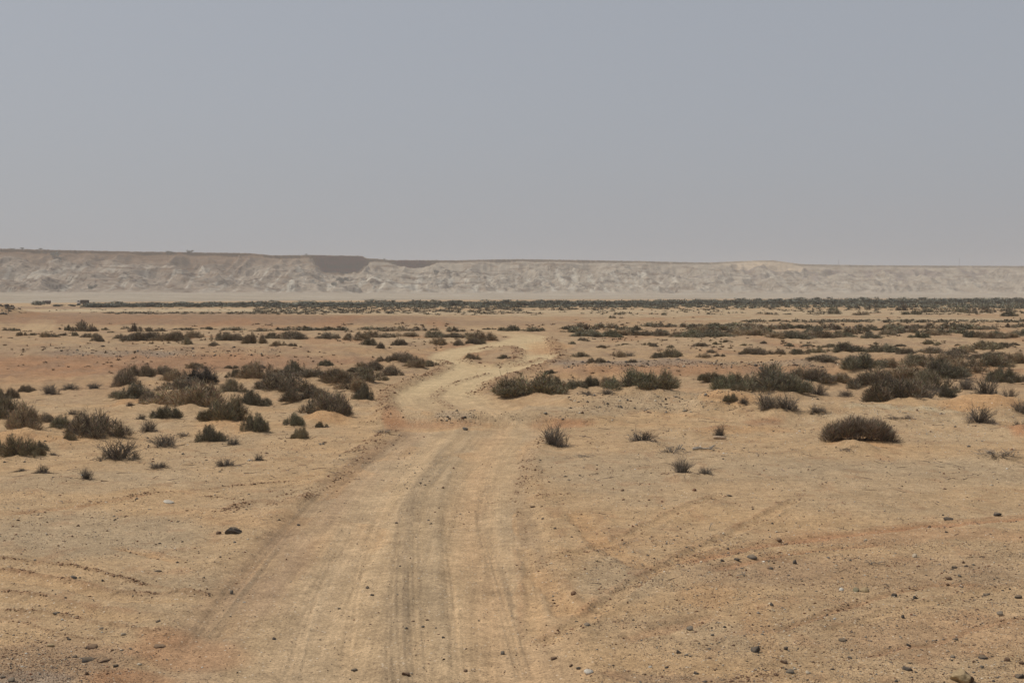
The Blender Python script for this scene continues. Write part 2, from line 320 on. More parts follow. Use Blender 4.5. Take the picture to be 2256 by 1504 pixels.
# linear marks: points (col,row), half width m, height, profile ('rut'|'bank'|'band'), colour, strength, clods
LINES = [
 ([(892,1560),(880,1400),(882,1250),(896,1120),(920,1065),(968,1015),(1060,975)],.17,-.016,'tread',np.array([.24, .172, .108]),.5,0),
 ([(925,1500),(915,1300),(918,1150),(940,1080),(1000,1010)],.09,-.01,'tread',np.array([.235, .17, .106]),.45,0),
 ([(420,1440),(500,1330),(600,1205),(690,1110),(780,1035),(865,985),(910,952)],.2,-.02,'tread',np.array([.235, .17, .106]),.6,0),
 ([(1165,1504),(1130,1380),(1085,1220),(1062,1130),(1080,1060)],.13,-.012,'tread',np.array([.235, .17, .106]),.5,0),
 ([(760,1500),(790,1300),(820,1180),(860,1100),(960,1020)],.12,-.01,'tread',ROADC,.4,0),
 ([(640,1500),(700,1300),(770,1150)],.12,-.01,'tread',GREY,.3,0),
 ([(1010,1504),(1000,1300),(985,1150),(1010,1060),(1080,1000)],.1,-.008,'tread',ROADC,.35,0),
 ([(1255,1400),(1200,1290),(1165,1180),(1140,1090),(1150,1030)],.16,.02,'bank',GREY,.5,.2),
 ([(1178,1400),(1172,1290),(1158,1200)],.1,-.02,'rut',SAND,.6,0),
 ([(1190,1240),(1290,1216),(1420,1162),(1500,1122),(1600,1088)],.11,-.028,'rut',SAND,.6,.35),
 ([(1180,1420),(1290,1365),(1400,1285),(1560,1200),(1660,1150),(1762,1098)],.11,-.028,'rut',SAND,.6,.35),
 ([(1262,1122),(1325,1196),(1405,1240),(1480,1262)],.2,-.03,'rut',ORANGE,.6,.1),
 ([(1180,1245),(1215,1300),(1260,1370)],.15,-.03,'rut',ORANGE,.5,.1),
 ([(1480,1245),(1700,1196),(1950,1166),(2256,1142),(2500,1125)],.16,-.03,'rut',RED,.8,.2),
 ([(1560,1260),(1740,1220),(1950,1196)],.1,-.02,'rut',RED,.6,.3),
 ([(1700,1392),(1830,1350),(1930,1318),(2050,1292),(2180,1290)],.06,-.018,'rut',RED,.45,.35),
 ([(1780,1400),(1900,1372),(2010,1335),(2256,1290)],.1,-.02,'rut',SAND,.5,.2),
 ([(1900,1452),(1990,1425),(2060,1418),(2160,1380),(2280,1356)],.05,-.012,'rut',RED,.4,.3),
 ([(1600,1500),(1690,1490),(1760,1488)],.2,.02,'bank',DRED,.4,.8),
 ([(1350,1420),(1470,1382),(1600,1352)],.14,-.025,'rut',RED,.4,.2),
 ([(-80,1215),(0,1228),(160,1246),(310,1286),(400,1305),(470,1312)],.06,.035,'bank',DRED,.55,1),
 ([(-80,1245),(100,1268),(250,1302),(320,1310),(440,1308)],.07,.04,'bank',DRED,.5,1),
 ([(-80,1255),(0,1266),(150,1290),(300,1322),(480,1322)],.16,-.03,'rut',SAND,.7,0),
 ([(-80,1285),(0,1298),(60,1304),(110,1318)],.05,.03,'bank',DRED,.5,.8),
 ([(-80,1305),(60,1320),(220,1352),(370,1375)],.17,-.03,'rut',SAND,.7,0),
 ([(-80,1340),(100,1348),(240,1378),(330,1398),(350,1392)],.05,.035,'bank',DRED,.5,1),
 ([(-80,1352),(30,1366),(130,1398),(240,1412)],.06,.02,'bank',DRED,.35,.4),
 ([(0,1135),(150,1118),(280,1098),(340,1088)],.08,-.02,'rut',RED,.45,.1),
 ([(250,1098),(300,1092),(380,1082),(520,1070),(660,1058)],.09,.03,'bank',DRED,.4,.6),
 ([(490,1128),(545,1108),(580,1102),(625,1112),(700,1085)],.16,.06,'bank',DRED,.55,1),
 ([(430,1090),(560,1100),(680,1080)],.05,.02,'bank',DRED,.3,.5),
 ([(240,1200),(330,1222),(400,1240)],.1,-.02,'rut',ORANGE,.5,.1),
 ([(700,1075),(760,1045),(790,1015),(830,985),(875,958)],.24,.06,'bank',DRED,.3,.35),
 ([(750,1005),(800,985),(840,960),(880,945)],.16,.05,'bank',DRED,.35,.4),
 ([(1150,1075),(1175,1040),(1165,1010),(1180,985),(1200,965)],.24,.05,'bank',BROWN,.3,.2),
 ([(1165,1110),(1200,1095),(1260,1090)],.15,.03,'bank',DRED,.35,.6),
 ([(850,930),(855,905),(848,880),(862,862),(900,845),(960,822),(985,803),(965,792)],.45,.2,'bank',DRED,.5,.6),
 ([(1058,872),(1078,850),(1115,833),(1180,813),(1225,800),(1240,785)],.5,.22,'bank',DRED,.5,.6),
 ([(1040,772),(1090,766),(1135,768),(1142,785),(1120,802),(1060,806),(1010,792)],.5,.2,'bank',DRED,.4,.7),
 ([(985,850),(960,868),(972,885),(1010,900)],.28,.06,'bank',BROWN,.5,.3),
 ([(985,850),(1040,832),(1075,822)],.28,.05,'bank',BROWN,.4,.3),
 ([(1110,810),(1150,803),(1195,788)],.45,.12,'bank',DRED,.5,.4),
 ([(1210,745),(1222,765),(1228,785)],.6,.2,'bank',DRED,.5,.6),
 ([(940,760),(1020,752),(1090,748)],.4,.1,'bank',DRED,.35,.6),
 ([(1190,952),(1205,935),(1230,915)],.2,-.02,'rut',SAND,.5,0),
 ([(1370,905),(1500,915),(1620,930)],.12,-.02,'rut',ORANGE,.5,0),
 ([(1400,865),(1520,885),(1640,905)],.14,-.02,'rut',SAND,.6,0),
 ([(100,703),(108,712),(100,722),(80,730)],.5,.06,'bank',GREY,.4,0),
]
_L = []
for (pts, hw, hh, pr, c, st, cl) in LINES:
    P = np.array(pts, float); xs, ys = unproj(P[:, 0], P[:, 1])
    n = len(xs); t = np.linspace(0, n - 1, (n - 1) * 7 + 1); ti = np.clip(t.astype(int), 0, n - 2); f = t - ti
    def cr(v):
        v = np.concatenate([[2 * v[0] - v[1]], v, [2 * v[-1] - v[-2]]])
        a, b, c_, d = v[ti], v[ti + 1], v[ti + 2], v[ti + 3]
        return .5 * (2 * b + (c_ - a) * f + (2 * a - 5 * b + 4 * c_ - d) * f * f + (3 * b - a - 3 * c_ + d) * f ** 3)
    _L.append((np.stack([cr(xs), cr(ys)], 1), hw, hh, pr, c, st, cl))
def road_t(px, py, R):
    L = np.interp(py, R[:, 0], R[:, 1]); Rr = np.interp(py, R[:, 0], R[:, 2])
    ok = (py >= R[0, 0]) & (py <= R[-1, 0])
    return (px - L) / (Rr - L), (Rr - L), ok

def terrain(x, y, want_col=False):
    x = np.asarray(x, float); y = np.asarray(y, float)
    zm = macro(x, y)
    px, py = chart(x, y, zm)
    vis = (y > 3)
    near = 1 - sst(60, 140, y)
    jx = px + 14 * noise(x / .9, y / .9, 11) * np.clip(14 / np.maximum(y, 3), .15, 1) * 2
    road = np.zeros_like(x); lat = np.zeros_like(x); lat_t = np.zeros_like(x) + .5; edge = np.zeros_like(x)
    for R in (ROAD_A, ROAD_B, ROAD_C, ROAD_D):
        t, wpx, ok = road_t(jx, py, R); t0 = (px - jx) / wpx + t
        s = .35 / np.maximum(wpx * np.maximum(y, 3) / F, .5)          # 35 cm soft edge
        m = sst(-s, s, t) * (1 - sst(1 - s, 1 + s, t)) * ok * vis
        if R is ROAD_A: lat_t = t0
        lat = np.where((m > road) | ((m == road) & (m > .99)), (t0 - .5) * wpx * y / F, lat)
        road = np.maximum(road, m)
        e = (np.exp(-((t + s * .6) / (s * 1.2)) ** 2) + np.exp(-((t - 1 - s * .6) / (s * 1.2)) ** 2)) * ok * vis
        edge = np.maximum(edge, e)
    off = 1 - road
    big = noise(x / 2.6, y / 2.6, 21); mid = noise(x / .9, y / .9, 22)
    z = zm + near * (.05 * fbm(x / 5, y / 5, 2, 20)) * sst(5, 25, y)
    hum = sst(34, 50, y) * (1 - sst(150, 400, y))
    z = z + off * hum * (.20 * np.maximum(fbm(x / 2.8, y / 2.8, 3, 31), 0) + .09 * np.maximum(noise(x / .8, y / .8, 33), 0) + .04 * noise(x / .35, y / .5, 34) * (y < 130))
    z = z + off * near * (.022 * mid + .010 * noise(x / .3, y / .3, 23) + .007 * noise(x / .11, y / .11, 24) + .004 * noise(x / .05, y / .05, 25))
    streak = noise(lat / .09, y / 9, 26) * .5 + noise(lat / .24, y / 14, 27) + .7 * noise(lat / .7, y / 22, 28)
    tn = noise(lat / .035, y / 3.5, 29)
    z = z + road * near * (.007 * streak + .001 * tn + .004 * noise(x / .15, y / .15, 24) - .03)
    tcz = np.interp(py, [950, 1010, 1100, 1200, 1400, 1504], [.44, .46, .48, .52, .585, .60]); tz = lat_t + .03 * noise(x / 2.5, y / 9, 64)
    gA = lambda c_, w_: np.exp(-((tz - c_) / w_) ** 2)
    z = z + road * near * sst(900, 960, py) * (.045 * gA(tcz, .05) - .035 * gA(tcz - .2, .10) - .035 * gA(tcz + .25, .09) + .02 * gA(tcz + .12, .02))
    z = z + edge * off * near * (.035 + .03 * np.abs(noise(x / .25, y / .25, 35)))
    for (cx, cy, r, h) in NEB:
        m = (np.abs(x - cx) < 2.6 * r) & (np.abs(y - cy) < 2.6 * r)
        if m.any():
            d2 = ((x[m] - cx) / r) ** 2 + ((y[m] - cy) / r) ** 2
            z[m] += h * np.exp(-d2 * 1.3) * (1 + .35 * noise(x[m] / r * 2, y[m] / r * 2, 44))
    clod = np.zeros_like(x)
    col = None
    if want_col:
        base = SAND[None, :] * np.ones((x.size, 1))
        g = np.clip(.5 + 1.1 * fbm(x / 3.3, y / 3.3, 3, 51), 0, 1)[:, None]
        base = base * (1 - .55 * g) + GREY * (.55 * g)
        col = base
        wx = px + 55 * noise(x / 2.2, y / 4.4, 52) * np.clip(18 / np.maximum(y, 3), .25, 1) + 30 * noise(x / 12, y / 30, 53)
        wy = py + (7 * noise(x / 1.7, y / 3, 54) + 3 * noise(x / .5, y / 1, 55)) * np.clip((py - 650) / 250, .04, 1.6)
        for (a, b, ra, rb, c, s) in PATCH:
            q = ((wx - a) / ra) ** 2 + ((wy - b) / rb) ** 2
            w = (1 - sst(.35, 1.25, q)) * s * vis
            col = col * (1 - w[:, None]) + c * w[:, None]
        rb = np.clip(.5 + .5 * fbm(x / 1.2, y / 1.2, 2, 57), 0, 1)[:, None] * off[:, None]
        fr = sst(.1, .5, fbm(x / .55, y / .9, 3, 58))[:, None] * off[:, None] * .30 * near[:, None]
        col = col * (1 - fr) + RED * .8 * fr
        m2 = (sst(.12, .5, fbm(x / 6, y / 14, 3, 59)) * sst(45, 100, y) * .45)[:, None] * off[:, None]
        col = col * (1 - m2) + BROWN * 1.05 * m2
        far_ = sst(42, 75, y) * (1 - sst(250, 420, y)) * off
        mb = (.26 * sst(42, 60, y) * (1 - sst(250, 420, y)) * off)[:, None]; col = col * (1 - mb) + np.array([.27, .175, .105]) * mb
        m3 = (sst(-.05, .4, fbm(x / 1.5, y / 3.2, 3, 63)) * .55 * far_)[:, None]; col = col * (1 - m3) + BROWN * .95 * m3
        m4 = (sst(.1, .5, fbm(x / 7, y / 20, 2, 66)) * .5 * far_)[:, None]; col = col * (1 - m4) + RED * .9 * m4
        rw = road[:, None]
        tt = lat_t + .05 * noise(x / 2.5, y / 9, 64) + .02 * noise(x / .6, y / 4, 65)
        tc_ = np.interp(py, [950, 1010, 1100, 1200, 1400, 1504], [.44, .46, .48, .52, .585, .60]); nr_ = sst(900, 960, py)
        rc0 = ROADC * np.ones((x.size, 1))
        def lane(cn_, wd, c, st):
            nonlocal rc0
            w = (np.exp(-((tt - cn_) / wd) ** 2) * st * nr_ * (.75 + .5 * np.clip(.5 + noise(x / .5, y / 3, 67), 0, 1)))[:, None]; w = np.clip(w, 0, 1); rc0 = rc0 * (1 - w) + c * w
        lane(tc_, .05, np.array([.32, .238, .150]), .6); lane(tc_ + .12, .03, GREY, .4); lane(tc_ - .22, .13, np.array([.45, .322, .195]), .8); lane(tc_ + .27, .10, np.array([.455, .300, .168]), .8)
        lane(.03, .11, np.array([.29, .19, .115]), .75); lane(.16, .05, BROWN * 1.3, .3); lane(.99, .06, BROWN * 1.3, .4)
        rc = rc0 * (1 + .06 * (streak * np.clip(40 / np.maximum(y, 1), .4, 1))[:, None] + .05 * tn[:, None]) 
        k = sst(-.1, .6, fbm(lat / .8, y / 7, 3, 61))[:, None] * .55
        rc = rc * (1 - k) + np.where(fbm(x / 3, y / 6, 1, 62)[:, None] > 0, GREY, ORANGE) * (1 - .3 * 0) * k
        col = col * (1 - .85 * rw * (1 - .55 * sst(120, 150, y))[:, None]) + rc * (.85 * rw * (1 - .55 * sst(120, 150, y))[:, None])
        fr_ = (sst(45, 60, y) * (1 - sst(120, 150, y)) * rw[:, 0] * .75)[:, None]; col = col * (1 - fr_) + np.array([.50, .375, .215]) * fr_
        for (a, b, ra, rb, c, s) in POST:
            q = ((wx - a) / ra) ** 2 + ((wy - b) / rb) ** 2
            w = (1 - sst(.3, 1.3, q)) * s * vis
            col = col * (1 - w[:, None]) + c * w[:, None]
    for (P, hw, hh, pr, c, st, cl) in _L:
        R = hw * 3.2
        m = (x > P[:, 0].min() - R) & (x < P[:, 0].max() + R) & (y > P[:, 1].min() - R) & (y < P[:, 1].max() + R)
        idx = np.nonzero(m)[0]
        if not len(idx): continue
        X, Y = x[idx], y[idx]; best = np.full(len(idx), 1e9); sg = np.zeros(len(idx)); al = np.zeros(len(idx))
        acc = 0
        for i in range(len(P) - 1):
            ax, ay = P[i]; bx, by = P[i + 1] - P[i]; L2 = bx * bx + by * by + 1e-9
            u = np.clip(((X - ax) * bx + (Y - ay) * by) / L2, 0, 1)
            dx, dy = X - ax - u * bx, Y - ay - u * by
            d = dx * dx + dy * dy; k = d < best
            best = np.where(k, d, best); sg = np.where(k, np.sign(bx * dy - by * dx), sg); al = np.where(k, acc + u * math.sqrt(L2), al)
            acc += math.sqrt(L2)
        d = np.sqrt(best); dj = d + hw * .45 * noise(X / (hw * 2.5), Y / (hw * 2.5), 71)
        endf = sst(0, hw * 4, al) * (1 - sst(acc - hw * 4, acc, al))
        brk = .55 + .45 * sst(-.3, .3, noise(X / 1.1, Y / 1.1, 72))
        core = (1 - sst(.55 * hw, 1.35 * hw, dj)) * endf
        side = np.exp(-((dj - 1.7 * hw) / (.5 * hw)) ** 2) * endf
        cn = np.abs(noise(X / .12, Y / .12, 73)) + .6 * np.abs(noise(X / .05, Y / .05, 74))
        if pr == 'rut':
            z[idx] += core * hh - side * hh * .55 * brk + side * cl * .02 * cn
            clod[idx] = np.maximum(clod[idx], side * cl * (sg > 0) + .4 * side * cl)
        elif pr == 'bank':
            z[idx] += core * hh * .5 * brk + core * cl * .05 * cn * sst(.15, .5, cn) * (.6 + 1.5 * hw)
            clod[idx] = np.maximum(clod[idx], core * cl)
        else:
            tr = noise(d * sg / .035, al / 7, 75)
            z[idx] += core * (hh + .018 * tr)
        if want_col:
            w = core * st * (.6 + .4 * brk)
            if pr == 'bank': c = c * .45 + SAND * .38; w = w * (.55 + .45 * sst(0, .5, cn))
            if pr == 'tread': w = w * np.clip(.45 + 1.1 * tr, 0, 1.6)
            w = np.clip(w, 0, 1)[:, None]
            col[idx] = col[idx] * (1 - w) + c * w
            if pr == 'rut':
                w2 = (side * .55 * brk * (sg > 0) * st)[:, None]; col[idx] = col[idx] * (1 - w2) + RED * .8 * w2
    if want_col:
        return z, col, road, lat, px, py
    return z

# ------------------------------------------------------------------ materials
def mat(name, rough=.9, spec=.15):
    m = bpy.data.materials.new(name); m.use_nodes = True
    b = m.node_tree.nodes['Principled BSDF']; b.inputs['Roughness'].default_value = rough; b.inputs['Specular IOR Level'].default_value = spec
    return m, m.node_tree, b
def nd(nt, t, **kw):
    n = nt.nodes.new(t)
    for k, v in kw.items(): setattr(n, k, v)
    return n
def tex(nt, vec, scale, detail=3, rough=.55, kind='ShaderNodeTexNoise'):
    n = nt.nodes.new(kind); n.inputs['Scale'].default_value = scale
    if kind == 'ShaderNodeTexNoise': n.inputs['Detail'].default_value = detail; n.inputs['Roughness'].default_value = rough
    nt.links.new(vec, n.inputs['Vector']); return n
def ramp(nt, src, a, b, ca, cb):
    r = nt.nodes.new('ShaderNodeMapRange'); r.inputs[1].default_value = a; r.inputs[2].default_value = b; r.inputs[3].default_value = ca; r.inputs[4].default_value = cb
    nt.links.new(src, r.inputs[0]); return r.outputs[0]
def mulc(nt, col, fac):
    v = nt.nodes.new('ShaderNodeVectorMath'); v.operation = 'SCALE'; nt.links.new(col, v.inputs[0]); nt.links.new(fac, v.inputs['Scale']); return v.outputs[0]
def mixc(nt, fac, a, b):
    m = nt.nodes.new('ShaderNodeMix'); m.data_type = 'RGBA'; nt.links.new(fac, m.inputs[0])
    for i, v in ((6, a), (7, b)):
        if isinstance(v, tuple): m.inputs[i].default_value = v
        else: nt.links.new(v, m.inputs[i])
    return m.outputs[2]

def ground_material():
    m, nt, b = mat('desert_soil', .95, .08)
    at = nd(nt, 'ShaderNodeAttribute', attribute_name='soil'); rd = nd(nt, 'ShaderNodeAttribute', attribute_name='road')
    geo = nd(nt, 'ShaderNodeNewGeometry'); pos = geo.outputs['Position']
    c = at.outputs['Color']
    for sc, lo, hi in ((.45, .93, 1.07), (1.3, .88, 1.12), (6, .84, 1.16), (28, .74, 1.26), (80, .70, 1.30)):
        n = tex(nt, pos, sc, 3); c = mulc(nt, c, ramp(nt, n.outputs[0], .3, .7, lo, hi))
    ln = nd(nt, 'ShaderNodeAttribute', attribute_name='lane'); sp = nd(nt, 'ShaderNodeSeparateXYZ'); nt.links.new(pos, sp.inputs[0])
    cb = nd(nt, 'ShaderNodeCombineXYZ'); nt.links.new(ln.outputs['Fac'], cb.inputs[0]); ym = nd(nt, 'ShaderNodeMath', operation='MULTIPLY'); ym.inputs[1].default_value = .008
    nt.links.new(sp.outputs['Y'], ym.inputs[0]); nt.links.new(ym.outputs[0], cb.inputs[1])
    for sc, am in ((3.0, .04), (9, .05), (26, .05)):
        n = tex(nt, cb.outputs[0], sc, 2, .5); st = ramp(nt, n.outputs[0], .3, .7, -am, am)
        k_ = nd(nt, 'ShaderNodeMath', operation='MULTIPLY_ADD'); nt.links.new(st, k_.inputs[0]); nt.links.new(rd.outputs['Fac'], k_.inputs[1]); k_.inputs[2].default_value = 1
        c = mulc(nt, c, k_.outputs[0])
    # dark grit and pale shell-like chips lying in the surface
    v = tex(nt, pos, 19, kind='ShaderNodeTexVoronoi'); sepv = nd(nt, 'ShaderNodeSeparateColor'); nt.links.new(v.outputs['Color'], sepv.inputs[0])
    dist = ramp(nt, v.outputs['Distance'], .22, .30, 1, 0)
    def chip(ch, th, colr, fac, dens=None):
        nonlocal c
        on = ramp(nt, sepv.outputs[ch], th, th + .02, 0, fac)
        mm = nd(nt, 'ShaderNodeMath', operation='MULTIPLY'); nt.links.new(on, mm.inputs[0]); nt.links.new(dist, mm.inputs[1])
        c = mixc(nt, mm.outputs[0], c, colr)
    chip(0, .84, (.10, .072, .054, 1), .75); chip(1, .90, (.60, .50, .38, 1), .8)
    v2 = tex(nt, pos, 9, kind='ShaderNodeTexVoronoi'); s2 = nd(nt, 'ShaderNodeSeparateColor'); nt.links.new(v2.outputs['Color'], s2.inputs[0])
    d2 = ramp(nt, v2.outputs['Distance'], .13, .2, 1, 0); on2 = ramp(nt, s2.outputs[0], .86, .88, 0, .7)
    mm = nd(nt, 'ShaderNodeMath', operation='MULTIPLY'); nt.links.new(on2, mm.inputs[0]); nt.links.new(d2, mm.inputs[1])
    m3 = nd(nt, 'ShaderNodeMath', operation='MULTIPLY'); nt.links.new(mm.outputs[0], m3.inputs[0]); nt.links.new(ramp(nt, rd.outputs['Fac'], 0, 1, 1, .25), m3.inputs[1])
    c = mixc(nt, m3.outputs[0], c, (.13, .085, .058, 1))
    nt.links.new(c, b.inputs['Base Color'])
    bump = nd(nt, 'ShaderNodeBump'); bump.inputs['Distance'].default_value = .02; bump.inputs['Strength'].default_value = .55
    a1 = tex(nt, pos, 22, 6, .7); nt.links.new(a1.outputs[0], bump.inputs['Height'])
    b2 = nd(nt, 'ShaderNodeBump'); b2.inputs['Distance'].default_value = .05; b2.inputs['Strength'].default_value = .35
    a2 = tex(nt, pos, 3.2, 4, .65); nt.links.new(a2.outputs[0], b2.inputs['Height']); nt.links.new(bump.outputs[0], b2.inputs['Normal'])
    nt.links.new(b2.outputs[0], b.inputs['Normal'])
    return m
def attr_material(name, attr='tint', rough=.9, vary=.0, obj_vary=.25, bump=None):
    m, nt, b = mat(name, rough, .1)
    at = nd(nt, 'ShaderNodeAttribute', attribute_name=attr); c = at.outputs['Color']
    if obj_vary:
        oi = nd(nt, 'ShaderNodeObjectInfo'); c = mulc(nt, c, ramp(nt, oi.outputs['Random'], 0, 1, 1 - obj_vary, 1 + obj_vary))
    if bump:
        tc = nd(nt, 'ShaderNodeTexCoord'); n = tex(nt, tc.outputs['Object'], bump, 5, .65)
        c = mulc(nt, c, ramp(nt, n.outputs[0], .3, .7, .65, 1.35))
        bp = nd(nt, 'ShaderNodeBump'); bp.inputs['Strength'].default_value = .6; bp.inputs['Distance'].default_value = .03
        nt.links.new(n.outputs[0], bp.inputs['Height']); nt.links.new(bp.outputs[0], b.inputs['Normal'])
    nt.links.new(c, b.inputs['Base Color']); return m
def plain(name, col, rough=.8, nscale=4, amt=.25):
    m, nt, b = mat(name, rough, .2)
    tc = nd(nt, 'ShaderNodeTexCoord'); n = tex(nt, tc.outputs['Object'], nscale, 4)
    rgb = nd(nt, 'ShaderNodeRGB'); rgb.outputs[0].default_value = (*col, 1)
    nt.links.new(mulc(nt, rgb.outputs[0], ramp(nt, n.outputs[0], .3, .7, 1 - amt, 1 + amt)), b.inputs['Base Color'])
    return m

# ------------------------------------------------------------------ mesh helpers
def mesh_np(name, verts, faces_list, material=None, smooth=False, attrs=None):
    """faces_list: list of (k, array[n,k])"""
    me = bpy.data.meshes.new(name)
    verts = np.ascontiguousarray(verts, dtype=np.float32); me.vertices.add(len(verts)); me.vertices.foreach_set('co', verts.ravel())
    li = np.concatenate([f.ravel() for f in faces_list]).astype(np.int32)
    tot = np.concatenate([np.full(len(f), f.shape[1]) for f in faces_list]).astype(np.int32)
    st = np.concatenate([[0], np.cumsum(tot)[:-1]]).astype(np.int32)
    me.loops.add(len(li)); me.loops.foreach_set('vertex_index', li)
    me.polygons.add(len(tot)); me.polygons.foreach_set('loop_start', st)
    try: me.polygons.foreach_set('loop_total', tot)
    except Exception: pass
    if smooth: me.polygons.foreach_set('use_smooth', np.ones(len(tot), bool))
    for k, v in (attrs or {}).items():
        v = np.asarray(v, np.float32)
        if v.ndim == 2:
            a = me.attributes.new(k, 'FLOAT_COLOR', 'POINT'); a.data.foreach_set('color', np.concatenate([v, np.ones((len(v), 1), np.float32)], 1).ravel())
        else:
            a = me.attributes.new(k, 'FLOAT', 'POINT'); a.data.foreach_set('value', v)
    me.update(calc_edges=True); me.validate()
    if material: me.materials.append(material)
    return me
def link(name, me, parent=None, **props):
    o = bpy.data.objects.new(name, me); COL.objects.link(o)
    if parent is not None: o.parent = parent
    for k, v in props.items(): o[k] = v
    return o
def tag(o, label=None, category=None, group=None):
    if label: o['label'] = label
    if category: o['category'] = category
    if group: o['group'] = group
    return o

# ------------------------------------------------------------------ the ground: one sheet, finest where the camera looks
th = np.concatenate([np.linspace(-180, -40, 26)[:-1], np.linspace(-40, -25, 22)[:-1], np.linspace(-25, 25, 680), np.linspace(25, 40, 22)[1:], np.linspace(40, 180, 26)[1:-1]])
th = np.radians(th)
rr = [0.0] + list(np.linspace(1, 12, 12)); r = 12.4
while r < 950:
    rr.append(r); r += min(.72 * r * r / 5376, .0085 * r)
rr += list(np.geomspace(960, 3600, 24)); rr = np.array(rr)
TH, RR = np.meshgrid(th, rr)
gx, gy = (RR * np.sin(TH)).ravel(), (RR * np.cos(TH)).ravel()
gz, gcol, groad, glat, _, _ = terrain(gx, gy, True)
nr, na = len(rr), len(th)
i = np.arange(nr - 1)[:, None]; j = np.arange(na)[None, :]; j2 = (j + 1) % na
q = np.stack([i * na + j, i * na + j2, (i + 1) * na + j2, (i + 1) * na + j], -1)[1:].reshape(-1, 4)
tri = np.stack([np.zeros(na, int), (na + (np.arange(na) + 1) % na), na + np.arange(na)], 1)
M_GROUND = ground_material()
gme = mesh_np('desert_ground', np.stack([gx, gy, gz], 1), [q[:, ::-1], tri[:, ::-1]], M_GROUND, True, {'soil': np.clip(gcol, 0, 1), 'road': groad, 'lane': glat})
link('desert_ground', gme, kind='structure')

# ------------------------------------------------------------------ the mesa
SKYL = np.array([(-1400,520),(-600,535),(0,548),(130,551),(300,554.5),(550,558),(600,563),(690,562),(800,564),(806,569),(830,570),(860,573),(1000,573.5),(1150,571),(1400,575),
                 (1500,577.5),(1560,578.5),(1640,575),(1700,573.5),(1765,582),(1900,584.5),(2256,586),(2700,589),(3600,594)], float)
MESA_H = 70.0
mpx = np.concatenate([np.linspace(-1400, -120, 110)[:-1], np.linspace(-120, 2380, 980), np.linspace(2380, 3600, 110)[1:]])
ms = np.concatenate([np.linspace(-1190, -450, 46)[:-1], np.linspace(-450, -24, 160)[:-1], np.linspace(-24, 14, 34), np.geomspace(22, 700, 12)])
def mesa_point(px, s):
    sk = np.interp(px, SKYL[:, 0], SKYL[:, 1])
    D = np.interp(px, [-1400, -600, 0, 600, 1100, 1500, 2256, 3600], [1500, 1650, 1850, 2120, 2400, 2550, 2830, 3150])
    TOP = CAM_H + (HOR - sk) * D / F
    wob = 26 * noise(px / 95, px * 0 + .5, 81) + 10 * noise(px / 30, px * 0, 82)
    pj = px + 7 * noise(px / 7, s / 9, 95) + .9 * np.minimum(s, 0) * 0
    red = sst(680, 716, pj) * (1 - sst(790, 824, pj)); red2 = sst(852, 890, pj) * (1 - sst(925, 972, pj))
    notch = red * 30 + red2 * 14
    rim = wob * .6 + notch * 0 + 3 * noise(px / 9, px * 0, 83)
    d = D + s
    X, Y = (px - 1128) / F * d, d
    e = -(s - np.minimum(0, rim * (s < 0)))              # distance in front of the rim
    e = np.maximum(e + np.where(s < 0, 0, -1e3), 0)
    cliff = 2.5 + 3.5 * (1 - sst(500, 1500, px) * .5) * np.clip(.5 + noise(px / 60, px * 0 + 9, 84), 0, 1) + (24 + 7 * noise(px / 34, px * 0 + 2, 85) + 2 * noise(px / 8, px * 0 + 4, 86)) * red + (9 + 4 * noise(px / 30, px * 0 + 5, 85)) * red2
    cw = 2.5 + cliff * .16
    z = TOP - cliff * sst(0, 1, e / cw)
    top = TOP - cliff; e2 = np.maximum(e - cw, 0)
    foot = 7.0; L = 400.0
    u = np.clip(e2 / L, 0, 1)
    tal = top - (top - foot) * (1 - (1 - u) ** 1.75)
    z = np.where(e > cw, tal, z)
    # buttresses, slides and gullies
    amp = np.minimum(sst(.0, .12, u), 1 - sst(.72, 1.0, u))
    wx = X + 18 * noise(X / 60, Y / 60, 86); wy = Y + 18 * noise(X / 60 + 7, Y / 60, 87)
    rid = 1 - np.abs(noise(wx / 62, wy / 170, 88)) * 2.2; rid2 = 1 - np.abs(noise(wx / 21, wy / 75, 89)) * 2.2
    hum = fbm(wx / 60, wy / 75, 3, 90)
    fine = noise(X / 7, Y / 16, 91)
    z = z + amp * (10 * (rid - .4) + 3.4 * (rid2 - .4) + 9 * hum + .8 * fine)
    z = z + .5 * fine * sst(0, .03, u) * (1 - sst(.9, 1, u))
    ter = sst(.32, .40, u) * (1 - sst(.5, .62, u))
    z = z + 5.5 * sst(.25, .5, noise(wx / 38, wy / 46, 99)) * sst(.3, .45, u) * (1 - sst(.75, .92, u)) * sst(450, 700, px) * (1 - sst(1250, 1600, px))
    z = z + ter * 5 * np.clip(.3 + noise(X / 120, Y * 0, 92) * 1.5, 0, 1)
    ped = np.clip((e2 - L) / 820, 0, 1)
    z = np.where(e2 > L, foot * (1 - ped) ** 1.35 - .6 * sst(.9, 1, ped) + (1 - ped) * 1.2 * fbm(X / 60, Y / 90, 3, 93), z)
    z = z + .9 * noise(px / 3.1, px * 0, 97) * (u < .02)
    z = np.where(s >= 0, TOP + .9 * noise(px / 3.1, px * 0, 97) + .5 * noise(X / 8, Y / 8, 94) - s * .004, z)
    return X, Y, z - sst(3200, 3500, D + s) * 0, u, red, red2, rid, hum, e
MP, MS = np.meshgrid(mpx, ms)
X, Y, Z, U, RD, RD2, RI, HU, E = [a.ravel() for a in mesa_point(MP.ravel(), MS.ravel())]
cp_, cy_ = chart(X, Y, Z)
cpale = np.array([.37, .325, .262]); ctan = np.array([.265, .21, .168]); cbrn = np.array([.17, .118, .086]); cred = np.array([.11, .05, .036]); cdark = np.array([.10, .082, .07]); cbright = np.array([.49, .45, .375])
lft = 1 - sst(450, 900, cp_)
